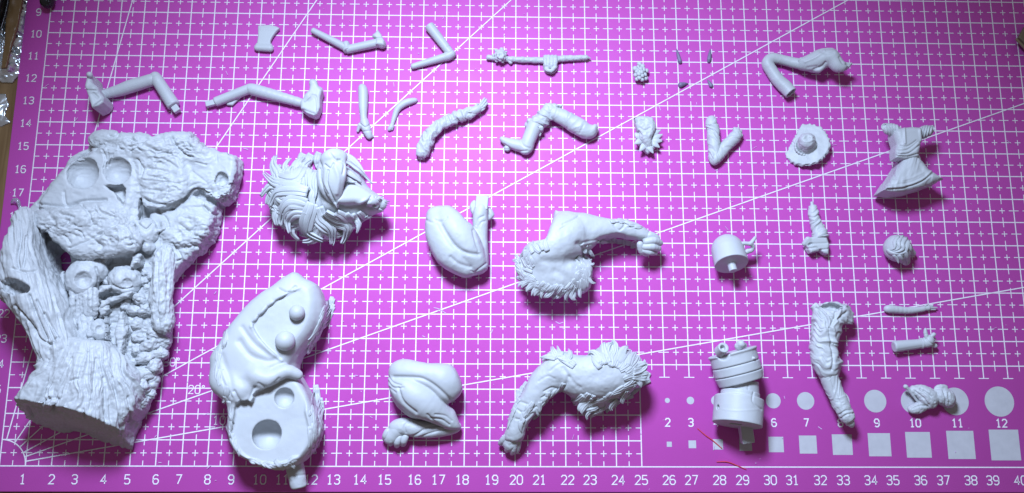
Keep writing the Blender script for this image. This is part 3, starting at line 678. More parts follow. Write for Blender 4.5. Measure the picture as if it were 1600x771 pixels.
for pl in ([(1404, 241), (1420, 240), (1436, 228)], [(1403, 236), (1418, 234), (1434, 222)], [(1406, 228), (1418, 229), (1432, 220)], [(1401, 244), (1418, 245), (1436, 240)]): s.line(pl, 1.4, -1.5)
part(T, 'bodice', s)
for u, v, e in ((1393, 201, 1), (1445, 204, -1)):
    s = Sc(.02).ell(u + 2 * e, v + 3, 42, 14, 9.5, 11, ang=-28 * e).chain([(u - 6 * e, v + 1, 40, 7), (u - 11 * e, v - 3, 40, 5)], n=1, k=4)
    for d in (-8, -4, 0, 4, 8): s.line([(u + d - 2 * e, v - 8), (u + d, v + 1), (u + d + 3 * e, v + 12)], 1.3, -2.0); s.line([(u + d + 2 - 2 * e, v - 8), (u + d + 2, v + 1), (u + d + 2 + 3 * e, v + 12)], 1.2, 1.0)
    s.ball(u - 13 * e, v - 4, 43, 4.5, 1.5, 's')
    part(T, 'puff_sleeve', s)
# ---------------------------------------------------------------- parts at the right of the mat
T = thing('domed_can_head', 'smooth domed resin can with a looped handle and peg under its open end', 'can head', 1140, 410)
A, B = (1137, 390, 26), (1143, 413, 37)
part(T, 'shell', Sc(.022).cyl(A, B, 24.5, 25.5, 1.2).ball(1137, 391, 26, 24.5, 2).noise(lumpy(.2, .5)))
part(T, 'peg', Sc(.02).cyl((1140, 404, 33), (1146, 424, 40), 6.5, 6.2, .8))
part(T, 'loop_handle', Sc(.018).chain([(1150, 392, 38, 2.6), (1154, 383, 38, 2.6), (1163, 380.5, 38, 2.7), (1172, 381, 38, 2.6), (1176, 377, 38, 2.6), (1180, 371.5, 38, 2.2)], n=4, k=2).chain([(1172, 381, 38, 2.6), (1177, 386, 34, 2.6), (1174, 392, 30, 3)], n=3, k=2).ell(1168, 393, 29, 6, 4, 4, ang=30, k=3))

T = thing('boot_foot', 'resin lower leg with wrapped bands ending in a split-soled boot', 'figure leg', 1277, 370)
s = Sc(.022).cyl((1269.3, 322, 9), (1271.5, 336, 10), 5.2, 6.6, .8).chain([(1271, 334, 9.5, 6.2), (1274, 346, 10, 7.0), (1278, 357, 10, 8.0), (1282, 368, 11, 9.8)], n=3, k=3).cyl((1280, 362, 11), (1283, 372, 11), 9.5, 11.5, 1, k=4)
part(T, 'peg', Sc(.018).cyl((1268.3, 315.5, 9), (1269.4, 324, 9), 2.4, 2.8, .6))
s.noise(cloth((1268, 322), (1282, 368), 1.7, .13, 15, .5)).line([(1262, 338), (1272, 340), (1282, 334)], 1.3, -1.2)
s.chain([(1281, 350, 14, 3.4), (1285, 353, 12, 2.6)], k=2, n=1)
part(T, 'shin', s)
part(T, 'boot', Sc(.022).prism([(1261, 373), (1272, 370), (1292, 371), (1296, 382), (1294, 398), (1283, 399), (1278, 394), (1262, 398), (1257, 391), (1256, 380)], 1, 19, 4, spline=1).chain([(1262, 374, 16, 4), (1257, 381, 12, 4)], k=3, n=1).ell(1267, 382, 20, 5, 3, 6, ang=20, k=1, mode='s').line([(1260, 389), (1276, 387), (1280, 391), (1294, 389)], 1.4, -1.6).line([(1272, 381), (1292, 380)], 1.5, -1))

T = thing('hair_piece', 'small round resin head of swept hair with a frayed lower edge', 'hair piece', 1403, 400)
s = Sc(.022).ball(1402, 388, 21, 20.5).chain([(1408, 396, 18, 15), (1415, 408, 10, 7)], k=5, n=1).chain([(1416, 388, 18, 9), (1426, 396, 10, 5)], k=5, n=1)
h_ = part(T, 'scalp', s.noise(lumpy(.3, .3)), keep=True)
bv = bvh_of(h_); r_ = random.Random(4)
for i, pl in enumerate(([(1404, 370), (1398, 378), (1398, 388), (1390, 391)], [(1410, 369), (1404, 378), (1405, 388), (1394, 393)], [(1416, 372), (1410, 381), (1411, 389), (1400, 394), (1390, 392)], [(1420, 377), (1417, 386), (1414, 394), (1404, 397)], [(1386, 390), (1392, 395), (1402, 397), (1412, 399)], [(1420, 382), (1423, 391), (1426, 399)], [(1414, 392), (1417, 402), (1417, 412)], [(1404, 398), (1409, 406), (1410, 413)], [(1396, 398), (1402, 405), (1404, 412)])):
    put_locks(T, Locks().add(drape(bv, pl, .6), 3.6, 1.9, seed=i), 'hair_lock', False)

T = thing('banded_barrel_torso', 'resin torso of three banded drum rings above a narrow waist and hip cylinder', 'drum torso', 1150, 640)
A, B = np.array((1144, 550, 40.)), np.array((1158, 598, 38.)); D = B - A
for i, (a, b, r) in enumerate(((0.0, .40, 35.5), (.42, .70, 36.0), (.72, 1.0, 36.5))):
    s = Sc(.028).cyl(tuple(A + D * a), tuple(A + D * b), r, r - (3 if i == 2 else 0), 1.4)
    if i == 0: s.cyl(tuple(A + D * .0), tuple(A + D * .07), 37.5, 37, 1.2).ball(1130, 551, 66, 11, 3, 's').ball(1178, 560, 70, 2.2, 1)
    s.noise(lumpy(.25, .5))
    part(T, 'ring', s)
part(T, 'inner_drum', Sc(.03).cyl(tuple(A + D * .02), tuple(B), 33, None, 1))
part(T, 'neck_tube', Sc(.02).cyl((1124, 550, 60), (1131, 543, 76), 8.5, 8, 1).cyl((1127, 546, 70), (1132, 542, 80), 4, 4, .5, mode='s'))
part(T, 'neck_stub', Sc(.02).chain([(1155, 542, 66, 6), (1158, 538, 70, 6)], n=1).chain([(1152, 541, 66, 4), (1163, 540, 66, 4)], k=3, n=1).noise(lumpy(.6, .15)))
part(T, 'waist', Sc(.028).cyl((1158, 597, 38), (1159, 622, 38), 26, None, 1).line([(1169, 598), (1169, 625)], 1, -1))
s = Sc(.028).cyl((1157, 612, 38), (1152, 660, 41), 29, None, 1).cyl((1155, 622, 38), (1152, 664, 43), 37, 37, 1.4).box((1151, 652, 43), (1151, 672, 48), 9, 6, .5, mode='s')
s.ball(1124, 637, 52, 4.2, 1, 's').line([(1130, 640), (1150, 642), (1185, 640)], 1.2, .3).line([(1178, 612), (1176, 628), (1190, 640)], 1.4, -1.2)
part(T, 'hip_cylinder', s.noise(lumpy(.25, .5)))
part(T, 'peg', Sc(.025).box((1163, 658, 26), (1168, 692, 20), 9.5, 8, 1))

T = thing('gathered_sleeve_arm', 'long curved resin arm in a gathered puffed sleeve, thin wrist hanging down', 'figure arm', 1295, 560)
s = Sc(.026).chain([(1298, 492, 28, 18), (1294, 505, 30, 21), (1289, 521, 32, 18.5), (1286.5, 545, 32, 17.5), (1290, 565, 32, 17.5), (1294, 578, 32, 16)], n=4, k=4).chain([(1282, 492, 32, 13), (1276, 482, 32, 8)], k=6, n=1).chain([(1312, 488, 30, 13), (1323, 498, 26, 10), (1328, 490, 26, 5)], k=8, n=2).chain([(1290, 480, 30, 7), (1308, 480, 30, 7), (1322, 486, 28, 7)], k=5, n=2).chain([(1305, 566, 30, 10), (1308, 582, 26, 6)], k=6, n=1)
r_ = random.Random(9)
s.noise(cloth((1298, 495), (1290, 575), 2.2, .105, 12, .18))
for pl in ([(1276, 482), (1290, 496), (1292, 512)], [(1284, 478), (1298, 496), (1312, 500)], [(1308, 480), (1304, 498), (1296, 512)], [(1296, 514), (1299, 535), (1302, 560), (1300, 578)], [(1322, 488), (1310, 498)]): s.line(pl, 2, -2.6)
for pl in ([(1280, 480), (1294, 495), (1297, 510)], [(1314, 482), (1308, 500), (1300, 512)], [(1302, 514), (1305, 535), (1308, 556)]): s.line(pl, 2.2, 2)
s.ell(1302, 480, 36, 15, 6, 14, ang=-12, k=4, mode='s')
part(T, 'sleeve', s.noise(lumpy(.5, .25)))
s = Sc(.022).chain([(1292, 572, 30, 14.5), (1296, 590, 30, 13), (1302, 606, 30, 11.5), (1310, 624, 32, 11), (1317, 638, 33, 11)], n=4, k=3)
s.noise(cloth((1292, 575), (1315, 638), 1.1, .10, 14, .9))
part(T, 'wrist_wrap', s.line([(1296, 580), (1302, 604), (1312, 630)], 1.6, -1.2))
part(T, 'cuff', Sc(.02).chain([(1312, 634, 36, 9), (1321, 646, 34, 11.5), (1324, 652, 34, 10.5)], n=2, k=2).line([(1312, 648), (1322, 642), (1332, 640)], 1.5, -1.8).line([(1314, 654), (1324, 648), (1334, 646)], 1.5, -1.8).noise(lumpy(.7, .15)))
part(T, 'hand', Sc(.018).chain([(1325, 653, 33, 7), (1329, 661, 31, 5.5), (1331, 665, 28, 3.4)], n=2, k=2).chain([(1322, 656, 32, 3), (1324, 663, 29, 2.5)], k=1.5, n=1))

T = thing('slim_figure_limb', 'slender smooth resin arm lying straight with pointed fingers, above a short forearm', 'figure arm', 1420, 487)
part(T, 'arm', Sc(.018).chain([(1386, 483, 6, 5), (1394, 483.5, 6, 5.8), (1419, 485.5, 6, 4.9), (1436, 484, 6, 3.9), (1444, 482.5, 6, 3.8)], n=4, k=2))
plm = part(T, 'palm', Sc(.016).chain([(1443, 482.5, 6, 3.8), (1450, 481.5, 6, 4.2)], n=1, k=2))
for f in ([(1450, 479.5, 7, 1.9), (1457, 478.5, 7, 1.4)], [(1452, 481, 7, 1.9), (1464, 481, 6, 1.1)], [(1451, 483.5, 6, 1.8), (1461, 484, 5, 1.2)], [(1446, 478, 8, 1.7), (1450, 475.5, 8, 1.2)]): part(T, 'finger', Sc(.014).chain(f, n=1, k=1), parent=plm)

T = thing('short_forearm', 'stubby resin forearm with one finger raised and thumb out', 'figure arm', 1430, 545)
part(T, 'forearm', Sc(.02).cyl((1396, 542, 11), (1442, 537, 12), 9.2, 7, 2.5).line([(1398, 548), (1440, 541)], 1.5, -.3))
part(T, 'cuff', Sc(.018).cyl((1438, 537, 12), (1442, 536.5, 12), 8.4, None, 1.2))
plm = part(T, 'palm', Sc(.018).chain([(1443, 537, 13, 6), (1450, 534, 15, 8), (1452, 530, 16, 6)], n=2, k=3).line([(1446, 528), (1452, 535), (1458, 538)], 1.3, -1))
for f in ([(1448, 528, 18, 3.2), (1446, 520, 19, 2.8), (1446, 514.5, 20, 1.9)], [(1453, 528, 18, 2.8), (1459, 523, 20, 3.3)], [(1453, 532, 15, 3), (1460, 530, 13, 2.6)], [(1453, 537, 12, 3.4), (1461, 540.5, 10, 3.6)]): part(T, 'finger', Sc(.015).chain(f, n=2, k=1), parent=plm)

T = thing('scarf_scrap', 'crumpled knotted resin scrap with a thin stick, lying across two large printed circles', 'knotted scrap', 1450, 640)
part(T, 'stick', Sc(.016).chain([(1415, 604.5, 16, 3.6), (1418, 607, 16, 2.2), (1434, 628, 12, 1.9)], n=2, k=2))
s = Sc(.02).chain([(1426, 610, 12, 6), (1438, 612, 14, 9), (1449, 620, 15, 13), (1452, 628, 13, 11)], n=3, k=4).chain([(1424, 640, 8, 5), (1434, 638, 9, 8), (1446, 630, 10, 8)], n=3, k=3)
for pl in ([(1430, 612), (1442, 622), (1452, 634)], [(1438, 608), (1452, 618), (1460, 628)], [(1426, 638), (1438, 634), (1450, 636)], [(1444, 610), (1456, 620)]): s.line(pl, 1.6, -1.8)
part(T, 'cloth_front', s.noise(lumpy(.9, .16)))
s = Sc(.02).chain([(1459, 621, 16, 9), (1468, 619, 17, 11), (1478, 622, 15, 13), (1484, 630, 11, 7)], n=3, k=3).chain([(1463, 606, 18, 3), (1470, 605, 19, 4.2), (1477, 606, 18, 3.6)], n=2, k=3).prism([(1478, 612), (1487, 618), (1489, 631), (1478, 633)], 4, 22, 3, spline=1)
for pl in ([(1464, 612), (1468, 626), (1464, 632)], [(1474, 610), (1478, 624), (1476, 634)], [(1482, 614), (1484, 630)]): s.line(pl, 1.5, -1.8)
part(T, 'knot', s.noise(lumpy(.8, .16)))

# ---------------------------------------------------------------- muscular creature limbs
T = thing('hind_leg', 'folded muscular resin haunch with a square peg on its upright shin', 'creature leg', 715, 400)
s = Sc(.028).chain([(683, 338, 26, 18), (690, 365, 28, 25), (708, 398, 28, 26), (728, 418, 24, 18)], n=3, k=5).chain([(698, 340, 32, 19), (712, 362, 36, 25), (730, 388, 34, 23), (744, 410, 28, 16)], n=3, k=3).chain([(748, 421, 22, 15), (742, 412, 24, 16)], n=1, k=6).chain([(752, 418, 22, 12), (754, 390, 22, 10.5), (752, 362, 24, 10.5), (750, 338, 26, 12), (752, 325, 26, 11)], n=3, k=4).ell(694, 332, 28, 25, 9, 14, ang=14, k=6)
for pl, w, d in (([(688, 350), (697, 366), (712, 386), (730, 396), (748, 398)], 3.5, -2.5), ([(704, 402), (716, 412), (735, 418)], 3, -1.6), ([(739, 360), (743, 378), (748, 392)], 2, -1.5), ([(744, 352), (748, 342), (756, 338)], 1.6, -1.4), ([(746, 358), (752, 348), (758, 346)], 1.5, -1.2), ([(744, 424), (752, 418), (760, 412)], 1.6, -1.4), ([(736, 424), (748, 428), (758, 424)], 1.5, -1), ([(680, 344), (690, 346), (698, 340)], 2, -1.4), ([(666, 344), (674, 348), (684, 348)], 2, -1.2)): s.line(pl, w, d)
s.clip([(666, 331), (674, 324), (698, 321), (708, 325), (721, 335), (733, 348), (737, 338), (742, 318), (764, 318), (766, 344), (763, 373), (765, 406), (762, 425), (744, 433), (729, 438), (708, 431), (682, 414), (667, 387), (663, 362)], 28, 7)
hl = part(T, 'haunch', s.noise(lumpy(.5, .4)), keep=True)
part(T, 'peg', Sc(.02).box((752, 329, 28), (754, 308, 28), 9.5, 9, 1.2))
part(T, 'ankle_fur', Sc(.02).chain([(741, 316, 24, 3), (739, 324, 23, 5), (742, 334, 23, 4)], n=2, k=2).chain([(764, 329, 22, 4), (767, 336, 20, 5), (763, 342, 20, 3)], n=2, k=2).line([(738, 318), (742, 330)], 1.2, -1.2))

T = thing('clenched_arm', 'furry-shouldered resin arm reaching out to a clenched fist', 'creature arm', 880, 420)
s = Sc(.028).ell(862, 426, 34, 52, 40, 34, ang=-6, k=6).chain([(850, 400, 44, 34), (872, 378, 48, 34), (893, 366, 44, 32)], n=3, k=8).chain([(884, 352, 40, 22), (910, 362, 42, 27), (938, 362, 42, 22), (962, 360, 40, 18), (985, 362, 38, 15), (1004, 368, 36, 13)], n=4, k=4).prism([(866, 325), (884, 336), (898, 346), (880, 370), (858, 374), (860, 350)], 8, 48, 8, k=6, spline=1).ell(905, 430, 26, 24, 34, 24, ang=0, k=8)
for pl, w, d in (([(905, 382), (914, 392), (916, 408)], 5, -4), ([(880, 350), (892, 345), (904, 338)], 1.8, -1.8), ([(876, 358), (886, 352), (898, 344)], 1.6, -1.3), ([(848, 408), (870, 410), (898, 404)], 7, -2.4), ([(868, 425), (884, 432), (896, 450)], 6, -1.8), ([(960, 352), (968, 360), (978, 350)], 1.8, -1.6), ([(972, 346), (980, 356), (990, 352)], 1.6, -1.4), ([(950, 372), (962, 366), (976, 370)], 1.8, -1.4), ([(912, 380), (930, 376), (948, 370)], 2.4, -1.2), ([(915, 386), (925, 382), (938, 382)], 1.6, -1.4)): s.line(pl, w, d)
s.clip([(865, 323), (874, 327), (896, 333), (918, 333), (933, 339), (962, 344), (975, 341), (994, 347), (1007, 356), (1020, 366), (1016, 388), (999, 382), (977, 380), (957, 377), (938, 382), (926, 390), (927, 411), (926, 438), (919, 456), (898, 466), (873, 468), (842, 463), (821, 453), (808, 437), (804, 416), (811, 397), (825, 383), (849, 382), (856, 366), (862, 349)], 36, 7)
ca = part(T, 'arm', s.noise(lumpy(.7, .35)), keep=True)
s = Sc(.02).ball(1016, 382, 32, 13)
plm = part(T, 'palm', s)
for f in ([(1006, 372, 40, 5.5), (1016, 368, 42, 5.5), (1026, 372, 38, 5)], [(1010, 378, 44, 5.5), (1022, 376, 44, 5.5), (1031, 380, 36, 5)], [(1008, 386, 42, 5.3), (1020, 386, 43, 5.3), (1029, 389, 34, 4.6)], [(1006, 391, 38, 4.8), (1015, 394, 38, 4.8), (1024, 395, 30, 4.2)], [(1000, 382, 42, 5), (1002, 392, 36, 4.6), (1010, 397, 30, 4)]): part(T, 'finger', Sc(.018).chain(f, n=3, k=1.5), parent=plm)
bv = bvh_of(ca); lk = Locks()
EDGE = [(822, 388), (811, 402), (808, 424), (815, 443), (832, 457), (856, 464), (882, 465), (904, 460), (918, 447), (923, 430), (922, 408)]
IN = lambda f: [(866 + (u - 866) * f, 424 + (v - 424) * f) for u, v in EDGE[::-1]]
for k_, f_ in enumerate((1.0, .92, .83, .74)): fringe(lk, bv, IN(f_), 19, 3.0 - .2 * k_, 1.9 - .2 * k_, 46 - 7 * k_, lean=42, spread=20, seed=3 + k_, inset=.84 if k_ == 0 else .7, lift=.1, curl=.55, grooves=3)
fringe(lk, bv, [(850, 380), (838, 384), (826, 388)], 16, 3, 2, 10, dirn=(-.6, -.8), spread=25, seed=5, inset=.75, lift=.2, curl=.5)
fringe(lk, bv, [(926, 402), (922, 395), (912, 392)], 14, 2.6, 1.8, 10, dirn=(.6, .9), spread=20, seed=6, inset=.7, lift=.2)
fringe(lk, bv, [(962, 346), (975, 346), (990, 352), (1003, 356)], 13, 2.8, 1.8, 12, dirn=(1, .15), spread=22, seed=7, inset=.6, lift=.5)
fringe(lk, bv, [(940, 380), (958, 376), (980, 380), (996, 384)], 13, 2.6, 1.8, 12, dirn=(1, .1), spread=22, seed=8, inset=.6, lift=.5)
put_locks(T, lk)

T = thing('crouched_leg', 'smooth resin thigh folded over a thin shin and clawed paw', 'creature leg', 660, 650)
s = Sc(.028).chain([(628, 582, 36, 21), (655, 586, 40, 21), (690, 592, 40, 25), (697, 606, 36, 24)], n=3, k=6).chain([(622, 598, 36, 18), (640, 612, 40, 25), (664, 630, 38, 26), (690, 650, 30, 17), (706, 662, 24, 11)], n=4, k=3).chain([(616, 606, 26, 12), (630, 628, 28, 16), (652, 645, 26, 14)], n=3, k=3).chain([(712, 665, 20, 9), (704, 650, 24, 12)], n=1, k=6)
s.ell(706, 602, 30, 18, 26, 22, ang=70, k=8)
for pl, w, d in (([(616, 590), (640, 590), (660, 592), (680, 604), (700, 622), (710, 634)], 3, -2.4), ([(622, 606), (630, 628), (650, 645)], 2.4, -2.2), ([(606, 588), (614, 598), (626, 602)], 1.5, -1.6), ([(606, 596), (614, 606), (630, 606)], 1.5, -1.6), ([(608, 606), (618, 614)], 1.5, -1.2), ([(674, 654), (690, 656), (702, 664)], 1.6, -1.8), ([(680, 648), (696, 650), (706, 658)], 1.6, -1.4), ([(668, 648), (680, 660), (692, 668)], 1.6, -1.5)): s.line(pl, w, d)
s.clip([(604, 577), (613, 566), (631, 560), (648, 563), (669, 569), (706, 570), (718, 587), (723, 607), (720, 619), (711, 633), (714, 647), (721, 666), (718, 673), (697, 674), (680, 664), (657, 657), (643, 654), (629, 645), (613, 626), (606, 603)], 32, 7)
cl = part(T, 'thigh', s.noise(lumpy(.4, .5)), keep=True)
s = Sc(.024).chain([(714, 667, 14, 7), (700, 670, 15, 9), (676, 672, 16, 11), (650, 670, 17, 12.5), (630, 667, 18, 12), (618, 670, 16, 11)], n=4, k=4)
for pl, w, d in (([(692, 664), (668, 668), (650, 680), (632, 684)], 1.8, -1.8), ([(700, 670), (676, 676), (656, 684)], 1.6, -1.4), ([(640, 658), (632, 666), (634, 676)], 2, -1.2), ([(706, 664), (718, 668)], 1.5, -1)): s.line(pl, w, d)
part(T, 'shin', s.noise(lumpy(.5, .3)))
paw = part(T, 'paw', Sc(.02).chain([(624, 668, 18, 12), (614, 680, 14, 12), (610, 684, 12, 11)], n=2, k=3).ball(628, 688, 10, 9, 5))
for u, v in ((602, 686), (610, 693), (620, 696), (630, 694)):
    s = Sc(.018).chain([(u + 4, v - 12, 20, 5), (u + 1, v - 5, 18, 5.2), (u, v, 10, 4.6)], n=3, k=1.5)
    part(T, 'toe', s, parent=paw)

T = thing('furry_foreleg', 'bent resin foreleg with shaggy fur trim along the shoulder and a clawed paw', 'creature leg', 880, 620)
s = Sc(.028).chain([(876, 572, 44, 26), (900, 586, 46, 32), (935, 585, 48, 40), (962, 582, 46, 38), (978, 580, 40, 30)], n=3, k=6).chain([(872, 574, 44, 25), (852, 594, 40, 24), (836, 618, 36, 22), (822, 642, 32, 19), (810, 664, 28, 16), (802, 682, 24, 14)], n=4, k=8).ell(925, 622, 30, 36, 24, 28, ang=25, k=8).ell(940, 575, 40, 55, 28, 32, ang=14, k=6)
for pl, w, d in (([(888, 590), (884, 602), (874, 612)], 3, -2.5), ([(880, 575), (896, 598), (906, 606)], 3, -1.2), ([(930, 590), (960, 575), (980, 560)], 9, -1.4), ([(850, 612), (862, 606), (872, 608)], 1.6, -1.6), ([(846, 622), (858, 616), (868, 616)], 1.6, -1.6), ([(808, 640), (820, 646), (838, 636)], 1.7, -1.5), ([(806, 655), (820, 656), (832, 646)], 1.7, -1.5), ([(812, 628), (824, 632)], 1.7, -1.2), ([(842, 596), (856, 588), (866, 592)], 1.8, -.8), ([(860, 580), (872, 570), (884, 568)], 1.8, -1)): s.line(pl, w, d)
s.clip([(845, 570), (857, 557), (871, 550), (886, 552), (903, 557), (920, 556), (931, 546), (946, 538), (965, 540), (986, 550), (1003, 566), (1009, 581), (997, 600), (976, 622), (948, 645), (931, 649), (909, 643), (900, 635), (886, 624), (880, 617), (857, 624), (845, 638), (831, 655), (822, 670), (818, 690), (786, 690), (791, 670), (800, 638), (817, 613), (828, 587)], 38, 7)
fl = part(T, 'leg', s.noise(lumpy(.8, .35)), keep=True)
paw = part(T, 'paw', Sc(.022).chain([(802, 680, 22, 14), (798, 692, 18, 13)], n=1, k=3).noise(lumpy(.6, .2)))
for f in ([(792, 682, 26, 5), (786, 688, 20, 5), (782, 693, 12, 4)], [(798, 690, 28, 5.2), (794, 699, 20, 5), (792, 704, 12, 3.8)], [(804, 692, 26, 5), (802, 702, 20, 5), (800, 708, 12, 3.8)], [(810, 688, 24, 4.6), (809, 698, 18, 4.6), (807, 706, 12, 3.6)]): part(T, 'toe', Sc(.018).chain(f, n=3, k=1.5), parent=paw)
bv = bvh_of(fl); lk = Locks()
fringe(lk, bv, [(925, 556), (938, 545), (952, 540), (968, 544), (984, 552), (998, 562), (1007, 574), (1008, 588), (998, 603)], 26, 4.2, 2.6, 38, spread=24, seed=13, inset=.84, lift=.2, curl=.5)
fringe(lk, bv, [(940, 556), (956, 556), (972, 562), (986, 574), (990, 590)], 24, 3.8, 2.2, 24, spread=26, seed=14, inset=.6, lift=.2, curl=.4)
fringe(lk, bv, [(1004, 596), (985, 615), (962, 630), (940, 643), (920, 647), (908, 640), (898, 626)], 20, 3.6, 2.2, 34, dirn=(-.75, .5), spread=24, seed=15, inset=.86, lift=.2, curl=.4)
fringe(lk, bv, [(985, 600), (962, 614), (940, 626), (922, 630), (910, 620)], 20, 3.4, 2, 22, dirn=(-.8, .5), spread=26, seed=16, inset=.6, lift=.2, curl=.4)
fringe(lk, bv, [(888, 566), (876, 556), (866, 553), (858, 558)], 22, 3.6, 2.4, 14, dirn=(-.9, -.3), spread=28, seed=17, inset=.45, lift=.6, curl=.5)
fringe(lk, bv, [(890, 555), (893, 552)], 14, 3, 2, 3, dirn=(0, -1), spread=20, seed=27, inset=.5)
fringe(lk, bv, [(876, 608), (864, 616), (852, 628), (842, 642), (832, 656)], 16, 2.8, 1.8, 16, dirn=(-.35, .9), spread=24, seed=18, inset=.7, lift=.3)
fringe(lk, bv, [(818, 606), (808, 626), (800, 650), (794, 668)], 16, 2.8, 1.8, 16, dirn=(-.35, .9), spread=20, seed=19, inset=.65, lift=.3)
fringe(lk, bv, [(828, 636), (818, 652), (812, 668)], 16, 3, 1.8, 12, dirn=(-.4, .9), spread=24, seed=20, inset=.6, lift=.2)
put_locks(T, lk)
# ---------------------------------------------------------------- creature torso
T = thing('creature_torso', 'large curved resin torso with ball joints and round sockets in its flat cut faces', 'creature torso', 420, 610)
s = Sc(.034)
s.chain([(470, 450, 52, 34), (452, 482, 56, 52), (424, 515, 58, 58), (392, 556, 56, 60), (384, 596, 52, 54)], n=3, k=8)
s.chain([(398, 630, 44, 52), (424, 660, 46, 66), (434, 690, 44, 58)], n=3, k=10).chain([(466, 610, 40, 40), (480, 655, 40, 40), (474, 696, 38, 34)], n=3, k=10)
s.chain([(490, 468, 48, 30), (498, 495, 44, 26), (488, 528, 38, 26), (468, 562, 40, 28)], n=3, k=8)
s.clip([(331, 559), (346, 540), (363, 511), (396, 472), (430, 448), (461, 427), (483, 441), (504, 451), (515, 479), (512, 511), (496, 538), (478, 559), (474, 585), (491, 617), (508, 662), (505, 688), (483, 719), (459, 731), (435, 734), (396, 722), (368, 710), (356, 679), (362, 641), (351, 617), (334, 588)], 50, 16)
s.top(420, 560, 90, 30)
s.prism([(460, 455), (482, 446), (502, 463), (504, 486), (491, 511), (481, 531), (459, 570), (440, 562), (414, 540), (394, 510), (404, 494), (426, 473)], 83, 220, 3, k=2, mode='s', spline=3, jag=1.6)
s.prism([(372, 630), (394, 628), (404, 611), (430, 597), (449, 590), (468, 588), (479, 608), (477, 632), (482, 670), (476, 706), (449, 721), (420, 725), (384, 714), (365, 689), (366, 660)], 74, 220, 4, k=2.5, mode='s', spline=3, jag=2.4)
s.ell(424, 660, 112, 66, 50, 40, ang=70, k=6, mode='s')
s.chain([(352, 596, 70, 22), (372, 610, 78, 14), (386, 606, 82, 9)], n=2, k=12).chain([(402, 588, 82, 15), (420, 592, 84, 10), (446, 580, 80, 9), (466, 586, 74, 7)], n=3, k=10)
s.ball(444.5, 622, 72, 14.5, 1, 's').ball(419, 679, 64, 23, 1, 's')
for pl, w, d in (([(374, 534), (392, 556), (418, 564), (436, 560)], 5, -2.4), ([(378, 512), (396, 536), (420, 556)], 4, -2), ([(392, 510), (404, 493), (427, 471), (460, 453)], 2.4, 2), ([(393, 512), (413, 541), (440, 564)], 2, 2.2), ([(366, 612), (376, 628), (388, 626), (398, 606)], 2.2, -2.5), ([(404, 600), (420, 606), (436, 592)], 2.5, -1.5), ([(436, 452), (450, 458), (462, 448)], 2.2, -2.2), ([(426, 470), (440, 466), (452, 456)], 2, -1.4), ([(360, 700), (372, 714), (392, 722)], 2, -1.4), ([(346, 556), (358, 590), (362, 612)], 5, -1.8), ([(338, 570), (350, 600), (362, 622)], 2, -1.6)): s.line(pl, w, d)
to = part(T, 'torso_shell', s.noise(lumpy(.5, .6)), keep=True)
part(T, 'joint_ball', Sc(.022).ball(464, 489, 88, 11.5), parent=to); part(T, 'joint_ball', Sc(.022).ball(445.5, 533, 88, 14.5), parent=to)
part(T, 'tail_peg', Sc(.025).cyl((459, 722, 40), (467, 762, 34), 14, 12, 3).line([(456, 745), (476, 742)], 2, -.8).noise(lumpy(.6, .3)))
bv = bvh_of(to); lk = Locks()
fringe(lk, bv, [(511, 492), (506, 510), (494, 532), (480, 554)], 30, 3.4, 1.6, 24, dirn=(-.4, 1), spread=9, seed=31, inset=.88, lift=-.2, curl=.15)
fringe(lk, bv, [(504, 490), (497, 512), (484, 536)], 32, 3.2, 1.5, 18, dirn=(-.45, 1), spread=8, seed=32, inset=.7, lift=-.2, curl=.15)
fringe(lk, bv, [(495, 634), (502, 660), (499, 688), (484, 710)], 32, 3.2, 1.5, 24, dirn=(.1, 1), spread=10, seed=33, inset=.88, lift=-.3, curl=.2)
fringe(lk, bv, [(488, 640), (492, 665), (486, 692)], 30, 3, 1.4, 12, dirn=(0, 1), spread=10, seed=34, inset=.7, lift=-.2, curl=.2)
fringe(lk, bv, [(352, 538), (342, 560), (338, 582), (344, 606)], 24, 3.0, 1.5, 14, dirn=(-.05, 1), spread=10, seed=35, inset=.85, lift=-.2, curl=.2)
fringe(lk, bv, [(354, 622), (360, 655), (362, 690), (378, 712)], 22, 2.8, 1.4, 14, dirn=(.25, 1), spread=14, seed=36, inset=.7, lift=-.2)
fringe(lk, bv, [(400, 722), (425, 730), (450, 731), (470, 724)], 18, 2.8, 1.4, 12, dirn=(.8, .5), spread=16, seed=37, inset=.8, lift=-.2)
put_locks(T, lk)

# ---------------------------------------------------------------- maned creature head
T = thing('maned_creature_head', 'resin beast head with a pointed snout, one large ear and thick curling mane', 'creature head', 500, 320)
s = Sc(.03).ell(484, 312, 38, 54, 46, 38, ang=-8, k=8).chain([(530, 312, 60, 28), (556, 313, 54, 22), (578, 319, 48, 15), (592, 320, 45, 10)], n=3, k=10).ell(536, 300, 46, 36, 38, 40, k=8).ell(516, 344, 32, 40, 30, 30, k=8)
hd = part(T, 'skull', s.noise(lumpy(1.2, .4)), keep=True)
s = Sc(.022).prism([(526, 325), (532, 297), (546, 288), (562, 291), (580, 302), (594, 310), (600, 318), (596, 327), (586, 330), (560, 326)], 46, 88, 7, k=5, spline=2, tilt=(-.40, .05)).ball(594, 319, 56, 10, 4)
s.chain([(578, 318, 74, 4), (584, 315, 72, 4), (589, 319, 68, 3.6), (586, 325, 68, 3)], n=3, k=3).ball(584, 321, 74, 3.0, .8, 's')
